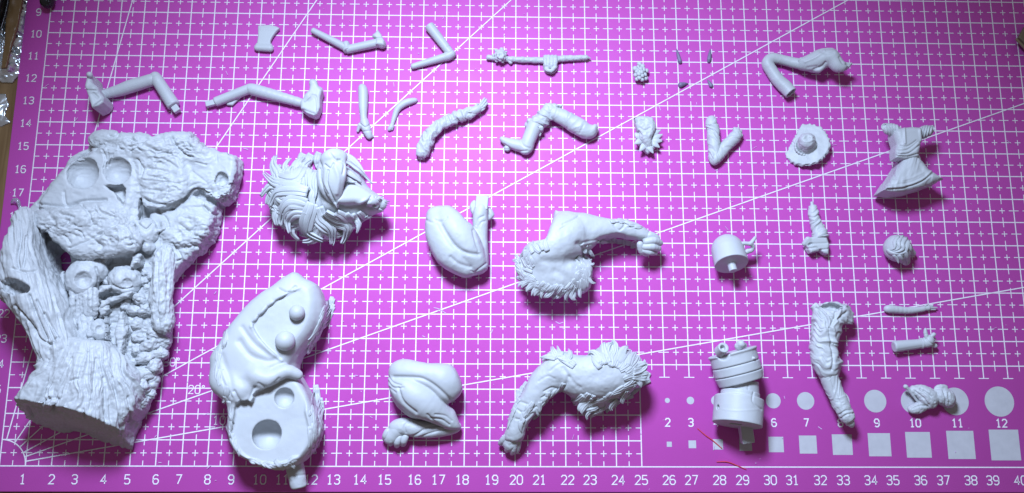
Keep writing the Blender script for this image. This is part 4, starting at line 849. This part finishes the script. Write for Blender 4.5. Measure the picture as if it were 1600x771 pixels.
for pl, w, d in (([(530, 327), (550, 325), (568, 322), (578, 313)], 1.8, -3), ([(560, 324), (572, 318), (580, 307)], 1.4, -1.8), ([(570, 326), (584, 327), (596, 328)], 1.3, -2), ([(590, 309), (598, 315)], 1.3, -1.4), ([(540, 321), (558, 319), (572, 312)], 2.4, 1.4), ([(586, 308), (594, 316)], 1.2, -1.4), ([(536, 324), (556, 323)], 1.2, -1.4)): s.line(pl, w, d)
mz = part(T, 'snout', s, keep=True)
lk = Locks()
for i, (a, b) in enumerate((((590, 314), (605, 313)), ((590, 318), (608, 318)), ((590, 322), (604, 325)), ((588, 325), (600, 331)), ((586, 311), (600, 307)), ((594, 316), (609, 315)), ((592, 320), (606, 321)))): lk.add([(at(*a, 62), np.array((0, 0, 1.))), (at((a[0] + b[0]) / 2, (a[1] + b[1]) / 2, 61), np.array((0, 0, 1.))), (at(*b, 54), np.array((0, 0, 1.)))], 2.4, 2.4, seed=i)
put_locks(T, lk, 'whisker_tuft', True, parent=mz)
s = Sc(.024).chain([(512, 250, 106, 10), (520, 246, 108, 11), (532, 246, 104, 10)], n=2, k=5).chain([(522, 252, 108, 14), (523, 270, 110, 15), (521, 288, 106, 13), (524, 306, 98, 8), (527, 323, 88, 2.5)], n=4, k=5, flat=.6).chain([(506, 258, 98, 8), (504, 276, 96, 8), (508, 294, 92, 8), (518, 312, 86, 5)], n=3, k=3).ell(520, 276, 84, 14, 26, 22, ang=8, k=8)
for pl, w, d in (([(508, 258), (516, 263), (521, 256)], 1.6, -2.6), ([(512, 266), (510, 284), (516, 302), (523, 316)], 1.8, -3.4), ([(528, 250), (538, 256), (536, 272)], 1.8, -2), ([(500, 264), (502, 284), (512, 304)], 1.4, -1.8), ([(524, 262), (529, 280), (526, 302)], 3.5, 1.8), ([(516, 240), (524, 250), (532, 250)], 1.6, -1.8)): s.line(pl, w, d)
part(T, 'ear', s)
bv = bvh_of(hd, mz); r_ = random.Random(21)
def mane(pl, w, lift, t=None, g=4):
    put_locks(T, Locks().bundle(drape(bv, catmull(pl, 2), lift), w * 1.05, t or w * .40, 3 if w > 7 else 2, seed=int(pl[0][0] * 3 + pl[0][1]), tip=.45), 'mane_lock', False)
HEADLINE = [(520, 380), (500, 381), (482, 376), (462, 373), (446, 366), (432, 354), (422, 340), (414, 324), (409, 306), (410, 288), (417, 272), (430, 260), (446, 251), (464, 247)]
for tier, (f, n, w, lift) in enumerate(((1.0, 17, 8.5, .8), (.84, 14, 8.5, 2.5))):
    L = catmull(HEADLINE, 6)
    for i in range(n):
        p = L[int((i + .5 * (tier % 2) + .25) / (n + .5) * (len(L) - 1))]; c = np.array([492, 312.]); d = p - c; R = np.linalg.norm(d); d /= R; sd = np.array([-d[1], d[0]]) * (1 if i % 3 else -1) * r_.uniform(.6, 1.3)
        R *= f * r_.uniform(.95, 1.03) * (.93 if i > n * .62 else 1); sd /= np.linalg.norm(sd); e = r_.uniform(.8, 1.2)
        mane([c + d * (R - 32) - sd * 4, c + d * (R - 18) + sd * 4 * e, c + d * (R - 9) + sd * 14 * e, c + d * (R - 10) + sd * 25 * e], w * r_.uniform(.9, 1.25), lift, g=4)
for pl, w, l in (([(478, 262), (464, 283), (442, 280), (432, 262), (437, 250)], 11, 7), ([(474, 278), (456, 290), (432, 287), (416, 272)], 9, 6), ([(473, 291), (448, 291), (426, 294), (413, 310)], 10, 5.5), ([(482, 303), (455, 298), (437, 304), (428, 322)], 10, 7),
     ([(481, 320), (460, 316), (447, 326), (443, 349)], 11, 7), ([(482, 331), (464, 331), (453, 341), (457, 360)], 9.5, 6), ([(490, 317), (481, 340), (486, 360), (507, 370)], 11, 7.5), ([(499, 322), (504, 342), (519, 358), (519, 379)], 10, 6),
     ([(511, 328), (526, 341), (541, 355), (531, 375)], 11, 6.5), ([(525, 329), (543, 342), (553, 357), (543, 372)], 9, 5), ([(540, 331), (554, 343), (566, 341), (573, 334)], 7, 3), ([(560, 330), (570, 339), (581, 336)], 5, 2), ([(550, 333), (560, 348), (556, 362)], 6, 2),
     ([(476, 242), (472, 254), (476, 270)], 7, 6), ([(488, 243), (483, 256), (487, 272)], 7, 6), ([(483, 270), (478, 285), (484, 302)], 7.5, 6), ([(494, 276), (489, 292), (494, 312)], 7.5, 6), ([(500, 240), (496, 254), (499, 272)], 6, 6), ([(490, 300), (488, 312), (494, 324)], 6, 5),
     ([(536, 244), (550, 252), (564, 266), (573, 281)], 7, 4), ([(538, 256), (552, 266), (566, 278), (577, 290)], 7, 4), ([(534, 268), (548, 276), (562, 288)], 6.5, 4), ([(531, 280), (544, 284), (556, 290)], 5, 4), ([(540, 247), (556, 260), (568, 278)], 4, 6)):
    mane(pl, w, l, g=5 if w > 8 else 3)

# ---------------------------------------------------------------- rocky tree-stump base
T = thing('rock_stump_base', 'big craggy resin rock base with bark trunks, round sockets and a flared hollow stump', 'rock base', 180, 450)
def pdist(uv, pl):
    best = np.full(len(uv), 1e9); P = np.array(pl, float)
    for i in range(len(P) - 1):
        e = P[i + 1] - P[i]; w = uv - P[i]; t = np.clip((w @ e) / (e @ e), 0, 1); best = np.minimum(best, ((w - t[:, None] * e) ** 2).sum(1))
    return np.sqrt(best)
def bark(axis, amp, fa=.035, fp=.17, seed=0):
    A = np.array(axis[0], float); d = np.array(axis[-1], float) - A; d /= np.linalg.norm(d); n = np.array([-d[1], d[0]])
    def fn(V, N, uv, q):
        w = uv - A; al = w @ d; pe = w @ n + 4 * vnoise(np.stack([al * .03, V[:, 2] * 2, al * 0], 1), seed)
        return amp * (ridge(np.stack([pe * fp, al * fa, V[:, 2] / q * fp * .6], 1), 3, seed) - .5)
    return fn
def rockmask(uv, spots):
    m = np.zeros(len(uv))
    for u, v, a, b in spots: m = np.maximum(m, np.clip(1.6 - np.hypot((uv[:, 0] - u) / a, (uv[:, 1] - v) / b), 0, 1))
    return m
def craggy(amp, f, seed, spots=None, sx=1.0, sy=1.7, calm=0.0):
    def fn(V, N, uv, q):
        P = np.stack([uv[:, 0] * f * sx, uv[:, 1] * f * sy, V[:, 2] / q * f], 1)
        w = fbm(P, 2, seed + 9)[:, None] * .6
        r = fbm(P + w, 4, seed); t = r * 3.2; st = (np.floor(t) + np.clip((t - np.floor(t) - .35) / .3, 0, 1)) / 3.2
        o = amp * (.7 * st + .3 * r - .9 * np.maximum(ridge(P * 1.1 + w, 1, seed + 5) - .86, 0) * 3)
        return o * (calm + (1 - calm) * rockmask(uv, spots)) if spots else o
    return fn
ROUGH = [(248, 280, 26, 40), (200, 225, 60, 12), (285, 228, 40, 16), (300, 370, 40, 36), (150, 470, 60, 60), (235, 520, 40, 90), (170, 355, 36, 30), (90, 350, 34, 18), (335, 300, 36, 16)]
s = Sc(.036)
OUT = [(152, 206), (172, 204), (200, 216), (228, 211), (250, 223), (268, 211), (300, 209), (318, 226), (328, 238), (358, 239), (376, 247), (381, 262), (376, 298), (370, 316), (352, 326), (346, 346), (337, 378), (305, 409), (284, 430), (266, 457), (266, 476), (270, 510), (263, 545), (254, 565), (246, 592), (240, 618), (214, 640), (150, 640), (100, 600), (80, 560), (60, 520), (42, 495), (22, 470), (12, 440), (20, 400), (30, 372), (32, 345), (44, 324), (62, 305), (100, 258), (106, 245), (130, 232), (146, 216)]
s.prism(OUT, 0, 34, 8, spline=2)
s.prism([(62, 312), (100, 262), (128, 244), (165, 230), (205, 250), (216, 300), (206, 348), (160, 322), (100, 330), (64, 330)], 8, 64, 10, k=8, tilt=(.05, 0), rim=False)
s.chain([(156, 222, 36, 17), (185, 230, 44, 22), (230, 234, 44, 22), (262, 234, 44, 22), (300, 232, 42, 22), (325, 255, 38, 20)], n=3, k=12)
s.prism([(286, 238), (330, 236), (360, 240), (378, 250), (380, 268), (372, 314), (352, 325), (332, 314), (310, 298), (286, 302)], 8, 56, 8, k=6, rim=False)
s.prism([(214, 246), (245, 234), (272, 236), (288, 262), (288, 300), (268, 320), (226, 326), (221, 300)], 8, 66, 7, k=10, rim=False)
s.prism([(234, 334), (270, 328), (304, 306), (344, 332), (336, 378), (302, 408), (266, 446), (242, 424), (236, 382)], 4, 52, 8, k=4, rim=False)
s.prism([(254, 347), (300, 334), (328, 347), (316, 372), (285, 383), (258, 375)], 8, 60, 8, k=10, rim=False)
s.prism([(170, 400), (240, 392), (262, 420), (262, 560), (240, 600), (190, 560), (110, 545), (104, 470), (112, 400)], 4, 44, 8, k=8, rim=False)
s.prism([(52, 336), (68, 326), (110, 322), (165, 316), (200, 338), (217, 372), (206, 392), (180, 400), (150, 404), (112, 400), (86, 380), (62, 358)], 20, 80, 13, k=9, tilt=(.05, .06), rim=False).ell(192, 370, 70, 20, 26, 18, ang=60, k=12).ell(110, 348, 70, 46, 20, 16, ang=10, k=14)
s.clip(OUT, 30, 7)
s.ball(126.5, 270, 66, 25, 1.5, 's').ball(181, 266, 69, 21.5, 1.5, 's')
s.chain([(209, 268, 80, 12), (212, 300, 78, 13), (206, 336, 74, 11)], n=3, k=6, mode='s')
s.prism([(172, 296), (198, 293), (208, 302), (203, 330), (190, 312)], 42, 130, 2, k=1, mode='s', spline=1)
s.ball(361, 245, 47, 7, .8, 's').ball(346, 279.5, 54, 10.5, 1, 's')
s.ell(90, 412, 46, 17, 42, 60, ang=30, k=3, mode='s').ell(76, 380, 60, 10, 16, 30, ang=20, k=3, mode='s').ell(150, 412, 56, 34, 7, 14, ang=8, k=3, mode='s')
s.chain([(228, 386, 54, 5), (224, 396, 52, 7), (236, 400, 52, 5)], n=2, k=2, mode='s')
LINES = (([(60, 319), (100, 322), (130, 314), (165, 312)], 2, -5), ([(62, 326), (95, 327), (118, 318)], 1.7, -3), ([(226, 312), (245, 318), (268, 322), (290, 310), (304, 298), (318, 300), (334, 314), (350, 326)], 2.2, -7), ([(268, 214), (274, 228), (288, 242), (300, 246)], 2, -5), ([(214, 250), (222, 262), (221, 275)], 2.2, -4.5), ([(160, 234), (165, 250), (162, 262)], 1.6, -3), ([(168, 236), (168, 262)], 1.5, -3), ([(176, 240), (172, 258)], 1.5, -2), ([(100, 300), (102, 318), (112, 322)], 1.8, -3), ([(246, 330), (258, 340), (262, 354)], 2, -4), ([(318, 322), (326, 330), (340, 336)], 2, -5), ([(282, 352), (300, 366), (318, 372)], 1.7, -3.5), ([(286, 360), (304, 360)], 1.4, -2), ([(270, 380), (284, 404), (276, 408)], 1.8, -4), ([(306, 254), (322, 258)], 1.3, -2), ([(337, 238), (339, 252)], 1.1, -2), ([(130, 222), (136, 238), (124, 250)], 3, -6), ([(128, 320), (140, 336), (142, 350), (150, 352)], 1.8, -4), ([(150, 320), (160, 334), (178, 338)], 1.8, -3.5), ([(95, 331), (130, 329), (160, 324)], 3, 2), ([(108, 388), (140, 374), (170, 354), (184, 342)], 2, -3.5), ([(196, 350), (205, 366), (209, 382)], 1.8, -3.5), ([(182, 352), (188, 372), (182, 396)], 2.5, 2.6), ([(74, 332), (84, 348), (76, 358)], 3.5, -3), ([(100, 342), (108, 346)], 1.2, -1.4), ([(106, 354), (116, 352)], 1.2, -1.4), ([(230, 262), (262, 268)], 1.3, -2), ([(226, 282), (270, 286)], 1.3, -2.2), ([(224, 296), (262, 300)], 1.2, -2), ([(240, 246), (262, 252), (276, 262)], 1.4, -2.2), ([(300, 268), (318, 282), (330, 290)], 1.4, -1.6), ([(266, 290), (290, 284)], 1.2, -1.8), ([(296, 380), (312, 386), (330, 378)], 1.6, -3), ([(316, 352), (334, 356)], 1.3, -2))
for pl, w, d in LINES: s.line(pl, w, d)
r_ = random.Random(8)
for i in range(110):                                  # short random fissures over the rough faces
    u0, v0, a0, b0 = r_.choice(ROUGH); u = u0 + a0 * r_.uniform(-1.1, 1.1); v = v0 + b0 * r_.uniform(-1.1, 1.1); a = r_.gauss(.15, .5); l = r_.uniform(6, 20); k = r_.uniform(-.25, .25) * l
    s.line([(u, v), (u + l * .5 * math.cos(a) - k * math.sin(a), v + l * .5 * math.sin(a) + k * math.cos(a)), (u + l * math.cos(a), v + l * math.sin(a))], r_.uniform(1.1, 1.7), -r_.uniform(1.5, 4), 3)
rk = part(T, 'rock_slab', s.noise(lambda V, N, uv, q: 2.2 * fbm(np.stack([uv[:, 0] * .09, uv[:, 1] * .09, V[:, 2] * 4], 1), 3, 61) * np.clip(1.2 - np.abs(N[:, 2]) * 1.4, 0, 1)).noise(craggy(3.6, .034, 7, ROUGH, calm=.26)).noise(craggy(2.4, .085, 17, ROUGH, calm=.2)).noise(lambda V, N, uv, q: 1.3 * fbm(np.stack([uv[:, 0] * .07, uv[:, 1] * .17, V[:, 2] * 3], 1), 3, 4) * rockmask(uv, [(248, 280, 24, 38), (225, 228, 70, 10)])), keep=True)
# bark trunk down the far side with a cut branch
s = Sc(.034).chain([(46, 336, 62, 18), (40, 362, 68, 22), (38, 395, 74, 26), (44, 430, 78, 29), (62, 470, 78, 32), (84, 515, 72, 30), (102, 552, 64, 36)], n=4, k=8, flat=1.25).chain([(22, 446, 80, 28), (46, 458, 82, 30)], n=1, k=8).chain([(70, 430, 60, 18), (92, 470, 60, 18), (104, 500, 54, 16)], n=3, k=8)
s.clip([(40, 326), (58, 338), (60, 365), (66, 395), (84, 435), (104, 470), (112, 500), (125, 540), (130, 600), (80, 590), (70, 566), (61, 546), (50, 522), (34, 500), (20, 478), (2, 458), (-8, 442), (0, 428), (14, 420), (17, 388), (27, 370), (28, 342)], 70, 7, rim=False)
s.ell(26, 449, 112, 24, 12, 22, ang=-16, k=2, mode='s').ball(34, 453, 104, 14.5, 2, 's')
for pl, w, d in (([(46, 462), (56, 490), (72, 530)], 2, -6), ([(58, 470), (72, 500), (84, 530)], 1.7, -5), ([(70, 490), (82, 512), (92, 528)], 1.6, -5), ([(24, 478), (44, 500), (62, 530), (78, 538)], 1.8, -5), ([(30, 345), (34, 370), (28, 400), (30, 418)], 2, -5), ([(40, 370), (40, 396), (36, 418)], 1.5, -4), ([(20, 420), (40, 426), (56, 424)], 1.8, -3), ([(78, 540), (90, 528)], 1.8, -4), ([(0, 440), (14, 446), (24, 444)], 1.8, -3), ([(4, 452), (18, 456)], 1.6, -3)): s.line(pl, w, d)
part(T, 'bark_trunk', s.noise(bark([(40, 350), (85, 540)], 2.3, .018, .12, 3)).noise(lumpy(.8, .25)))
# flared stump with radiating bark, hollow below
s = Sc(.034).chain([(112, 545, 62, 34), (96, 590, 62, 42), (72, 640, 56, 50), (58, 690, 50, 54)], n=3, k=12).chain([(142, 545, 62, 38), (138, 600, 64, 46), (130, 660, 62, 54), (126, 710, 60, 56)], n=3, k=16).chain([(170, 555, 52, 36), (188, 610, 46, 42), (196, 670, 38, 40), (202, 712, 30, 36)], n=3, k=14)
s.clip([(76, 574), (84, 545), (125, 530), (190, 540), (240, 585), (243, 612), (236, 640), (219, 658), (209, 682), (200, 714), (150, 712), (60, 700), (28, 652), (50, 613)], 56, 10, 1)
s.half((96, 641, 106), (-.22, -.90, .37), 1.5)
s.ell(112, 704, 42, 74, 34, 52, ang=-14, k=5, mode='s')
def stump_noise(V, N, uv, q):
    a = np.arctan2(uv[:, 0] - 140, uv[:, 1] - 470); r = np.hypot(uv[:, 0] - 140, uv[:, 1] - 470)
    P = np.stack([a * 15 + .7 * vnoise(np.stack([r * .04, a * 8, a * 0], 1), 2), r * .012, V[:, 2] * .8], 1)
    return 4.2 * (ridge(P, 3, 12) - .5) * np.clip((r - 60) / 50, .2, 1) * np.where(N[:, 1] < -.55, .35, 1)
for pl, w, d in (([(68, 630), (80, 622), (92, 624)], 1.8, -4), ([(72, 610), (66, 632)], 1.8, -4), ([(84, 632), (82, 642)], 2.2, -5), ([(110, 596), (122, 592)], 1.5, -3), ([(44, 636), (50, 650)], 1.8, -4), ([(130, 640), (132, 652)], 1.8, -4), ([(150, 560), (146, 600), (140, 640)], 1.8, -3), ([(112, 560), (96, 600), (78, 630)], 1.8, -3), ([(176, 590), (184, 640), (190, 680)], 1.8, -4), ([(200, 620), (204, 660)], 1.6, -4), ([(162, 590), (166, 640), (164, 660)], 1.6, -3)): s.line(pl, w, d)
part(T, 'stump', s.noise(stump_noise).noise(lambda V, N, uv, q: 1.0 * fbm(V / .15, 3, 5)))
# broken log, socketed rocks, hanging bark teeth, horned skull
s = Sc(.032).chain([(259, 398, 52, 13), (254, 430, 58, 15), (252, 470, 58, 15), (256, 508, 52, 14)], n=3, k=4)
part(T, 'broken_log', s.noise(bark([(256, 400), (252, 510)], 2.0, .04, .17, 8)).noise(lumpy(1.2, .15)).line([(246, 410), (246, 500)], 1.6, -3))
s = Sc(.03).ell(130, 436, 56, 25, 30, 24, k=4).ell(150, 420, 52, 16, 22, 18, ang=50, k=6).ball(130, 437, 81, 14, 1, 's')
part(T, 'eye_socket_rock', s.noise(lumpy(1.6, .25)).line([(150, 418), (155, 440), (150, 452)], 2, -4))
r_ = random.Random(15)
for i in range(6):
    u = 112 + 7.6 * i + r_.uniform(-2, 2); part(T, 'bark_tooth', Sc(.028).chain([(u, 454 + r_.uniform(-2, 4), 66, r_.uniform(4, 5.6)), (u + r_.uniform(-1, 2), 475, 64 + r_.uniform(-4, 4), r_.uniform(4, 6)), (u + r_.uniform(-2, 3), 490 + r_.uniform(0, 12), 58, r_.uniform(2.5, 4.5))], n=3, k=2).noise(lumpy(1.0, .12)))
for i in range(5):
    u = 108 + 8.6 * i + r_.uniform(-2, 2); part(T, 'bark_tooth', Sc(.028).chain([(u, 500 + r_.uniform(-4, 2), 58, r_.uniform(4.4, 6.4)), (u + r_.uniform(-1, 2), 520, 60 + r_.uniform(-3, 3), r_.uniform(4.5, 6.5)), (u + r_.uniform(0, 5), 534 + r_.uniform(0, 12), 58, r_.uniform(2.5, 5))], n=3, k=2).noise(lumpy(1.0, .12)))
s = Sc(.03).ell(195, 438, 50, 25, 22, 20, ang=-20, k=4).ball(198, 443, 70, 8.8, 1, 's').chain([(205, 430, 70, 3), (212, 444, 66, 3)], k=1, mode='s', n=1)
part(T, 'eye_socket_rock', s.noise(lumpy(1.5, .2)).line([(176, 446), (190, 452), (208, 450)], 1.6, -3))
s = Sc(.028).ell(156, 516, 54, 13, 17, 16, ang=20, k=3).ball(156, 514, 71, 7.8, 1, 's').ball(141, 522, 64, 5.5, 3)
part(T, 'eye_socket_rock', s.noise(lumpy(1, .15)))
s = Sc(.026).ell(230, 364, 54, 17, 22, 18, k=4).ell(231, 386, 54, 11, 10, 12, k=3).chain([(218, 352, 62, 4), (210, 346, 60, 3)], n=1, k=4).chain([(244, 362, 60, 4), (256, 358, 60, 2.5)], n=1, k=4).ball(222.5, 379, 68, 3.8, .6, 's').ball(239.5, 379.5, 68, 4.2, .6, 's').ball(230, 398, 58, 5, 1, 's').ell(214, 378, 60, 6, 9, 8, ang=60, k=2, mode='s')
part(T, 'horned_skull', s.noise(lumpy(1.4, .2)).line([(216, 350), (228, 358), (238, 350)], 1.6, -3))
for k, poly in enumerate(([(152, 404), (186, 403), (176, 418), (158, 432), (150, 424)], [(160, 448), (188, 446), (194, 456), (172, 466), (156, 470), (152, 458)], [(158, 470), (186, 462), (214, 458), (216, 470), (190, 478), (166, 486)], [(152, 480), (178, 480), (186, 490), (170, 500), (158, 496)], [(186, 492), (206, 490), (212, 520), (204, 560), (184, 556), (180, 520)], [(206, 398), (232, 404), (234, 420), (216, 424), (204, 414)], [(92, 430), (106, 426), (110, 450), (104, 474), (92, 460)], [(164, 500), (180, 496), (184, 530), (172, 545), (164, 525)])):
    part(T, 'rock_layer', Sc(.03).prism(poly, 20, (62 if k != 6 else 42) + 3 * (k % 3), 4, k=2, spline=1, tilt=(.1 * (-1) ** k, .08)).noise(craggy(1.8, .06, 50 + k)).noise(bark([poly[0], poly[1]], .9, .05, .25, k)))
ST = [(222, 468, 12), (234, 452, 10), (212, 486, 9), (228, 486, 12), (240, 492, 10), (216, 508, 11), (230, 510, 9), (244, 520, 14), (256, 532, 13), (222, 528, 10), (236, 540, 13), (250, 552, 12), (214, 548, 9), (226, 560, 11), (206, 568, 10), (242, 572, 12), (228, 584, 13), (240, 598, 10), (222, 604, 12), (236, 616, 9), (222, 624, 9), (264, 500, 9), (262, 472, 8), (160, 558, 9), (176, 566, 8), (224, 440, 8), (238, 432, 8), (168, 440, 6), (176, 454, 5), (160, 492, 6), (196, 478, 6), (148, 548, 6), (186, 576, 7), (200, 590, 7), (214, 582, 8), (210, 526, 6), (100, 456, 6), (106, 440, 5), (196, 404, 6), (238, 412, 6), (226, 424, 6), (162, 426, 5), (200, 470, 5)]
r_ = random.Random(77)
for i, (u, v, r) in enumerate(ST):
    s = Sc(.03).ell(u, v, 44 - max(0, u - 215) * .35 + r_.uniform(-4, 6), r * r_.uniform(1.0, 1.3), r * r_.uniform(.75, 1.0), r * 1.2, ang=r_.uniform(0, 180), k=2, tilt=r_.uniform(-25, 25))
    part(T, 'stone', s.noise(craggy(2.8, .07, 100 + i)))
# ---------------------------------------------------------------- odds and ends round the mat
RED = material('red_fibre', (.62, .05, .08), rough=.6)
for lab, p in (('short red fibre lying beside the small printed squares', [(1090, 670, 1, .7), (1103, 681, 1.4, .8), (1113, 688, 1.4, .8), (1128, 701, 1, .7)]), ('short red fibre crossing the bottom printed line', [(1120, 722, 1, .7), (1136, 722, 1.5, .8), (1150, 727, 1.4, .8), (1166, 734, 1, .6)])):
    V, Q = Sc(.012).chain(p, n=6, k=.5).mesh(); tag(mk('red_fibre', V, Q, RED), lab, 'fibre', 'red fibres on the mat')
BLACK = material('black_plastic', (.012, .012, .014), rough=.25, spec=.6)
T = thing('black_pen', 'glossy black pen end poking in over the mat beside printed number nine', 'pen', 74, 5)
part(T, 'barrel', Sc(.03).chain([(78, -60, 14, 11), (73.5, 3, 13, 10.5)], n=1), BLACK); part(T, 'clip', Sc(.02).box((79, -60, 25), (75, 4, 24), 2, 1.2, .6), BLACK)
def film(name, poly, amp, seed, mat, z0=-.3, h=.05, parent=None, org=None, freq=2.2):
    W = np.array([at(*p)[:2] for p in poly]); lo, hi = W.min(0), W.max(0); nx, ny = int((hi[0] - lo[0]) / h) + 1, int((hi[1] - lo[1]) / h) + 1
    X, Y = np.meshgrid(lo[0] + h * np.arange(nx), lo[1] + h * np.arange(ny), indexing='ij'); ins = np.zeros(X.shape, bool); d = np.full(X.shape, 9.)
    for i in range(len(W)):
        a, b = W[i], W[i - 1]; e = b - a; t = np.clip(((X - a[0]) * e[0] + (Y - a[1]) * e[1]) / (e @ e), 0, 1); d = np.minimum(d, np.hypot(X - a[0] - t * e[0], Y - a[1] - t * e[1]))
        c = ((a[1] > Y) != (b[1] > Y)); ins ^= c & (X < (b[0] - a[0]) * (Y - a[1]) / (b[1] - a[1] + 1e-9) + a[0])
    P = np.stack([X.ravel() * freq, Y.ravel() * freq, np.zeros(X.size)], 1); w = fbm(P, 2, seed + 3)[:, None]
    z = z0 + .02 + amp * np.clip(d.ravel() / .4, .05, 1) * (1.1 - np.abs(vnoise(P + w, seed)) * 1.3 + .45 * ridge(P * 2.6 + w * 2, 3, seed + 1) * .6)
    z = np.maximum(z, z0 + .015); idx = np.where(ins.ravel(), np.cumsum(ins.ravel()) - 1, -1).reshape(X.shape)
    V = np.stack([X.ravel(), Y.ravel(), z], 1)[ins.ravel()]; Q = np.stack([idx[:-1, :-1], idx[1:, :-1], idx[1:, 1:], idx[:-1, 1:]], -1).reshape(-1, 4); Q = Q[(Q >= 0).all(1)]
    o = mk(name, V, Q, mat, parent, smooth=False, origin=org if org is not None else (0, 0, 0))
    m = o.modifiers.new('thickness', 'SOLIDIFY'); m.thickness = .0001; return o
FILM = bpy.data.materials.new('clear_crinkled_film'); FILM.use_nodes = True; b = FILM.node_tree.nodes['Principled BSDF']
b.inputs['Base Color'].default_value = (.86, .92, .95, 1); b.inputs['Roughness'].default_value = .22; b.inputs['Transmission Weight'].default_value = .2; b.inputs['Specular IOR Level'].default_value = .9; b.inputs['Metallic'].default_value = .8
TAPE = material('brown_tape', (.20, .12, .05), rough=.35, var=.1)
T = thing('crinkled_bag', 'crinkled clear plastic bag with a brown tape strip on the wooden table', 'plastic bag', 15, 80)
film('film_sheet', [(-60, -40), (60, -40), (41, 20), (36, 70), (30, 112), (14, 128), (-60, 120)], .35, 5, FILM, parent=T, org=ORG[T.name])
s = Sc(.03).prism([(14, -30), (44, -30), (30, 40), (20, 75), (12, 108), (0, 108), (8, 60)], 8, 14, 1.5, spline=1); s.floor = False
part(T, 'tape_strip', s.noise(lumpy(1.5, .4)), TAPE)
T = thing('black_case', 'matte black case corner lying on the crinkled plastic bag', 'case', 0, 30)
V, F = [], []
s = Sc(.05).prism([(-60, -60), (17, -60), (14, 2), (1, 48), (-10, 60), (-60, 60)], 10, 30, 4, spline=1)
part(T, 'case_body', s, BLACK); part(T, 'case_seam', Sc(.03).chain([(16, -50, 20, 1.6), (13, 2, 20, 1.6), (1, 47, 20, 1.6)], n=2, k=.5), BLACK)
T = thing('film_scrap', 'flat scrap of clear film lying on the wooden table beside the mat', 'plastic scrap', 0, 170)
film('film_sheet', [(-40, 140), (4, 142), (10, 160), (3, 176), (14, 188), (-4, 196), (-40, 196)], .12, 9, FILM, parent=T, org=ORG[T.name], freq=1.3)
CLEAR = material('clear_resin', (.80, .84, .90), rough=.08, spec=.8); CLEAR.node_tree.nodes['Principled BSDF'].inputs['Transmission Weight'].default_value = .75
T = thing('clear_sliver', 'small hooked sliver of clear glossy plastic beside the bark trunk', 'plastic sliver', 27, 320)
part(T, 'sliver_hook', Sc(.018).chain([(18, 317, 4, 1.5), (23, 313, 6, 3), (28, 315, 7, 2.6), (30, 322, 6, 2)], n=4, k=2), CLEAR); part(T, 'sliver_stem', Sc(.018).chain([(30, 321, 6, 2.2), (33, 329, 6, 2.6), (37, 336, 8, 2)], n=3, k=1), CLEAR)
T = thing('amber_card', 'olive brown plastic card corner lying over the edge of the grid', 'card', 1600, 62)
part(T, 'card_body', Sc(.03).prism([(1588, 61), (1600, 42), (1660, 20), (1660, 120), (1604, 77)], 8, 16, 2.5, spline=1), material('olive_card', (.16, .12, .075), rough=.5)); part(T, 'card_lip', Sc(.02).chain([(1588.5, 62, 13, 2), (1602, 76, 13, 2), (1650, 112, 13, 2)], n=1, k=1), material('olive_card_lip', (.22, .17, .10), rough=.4))
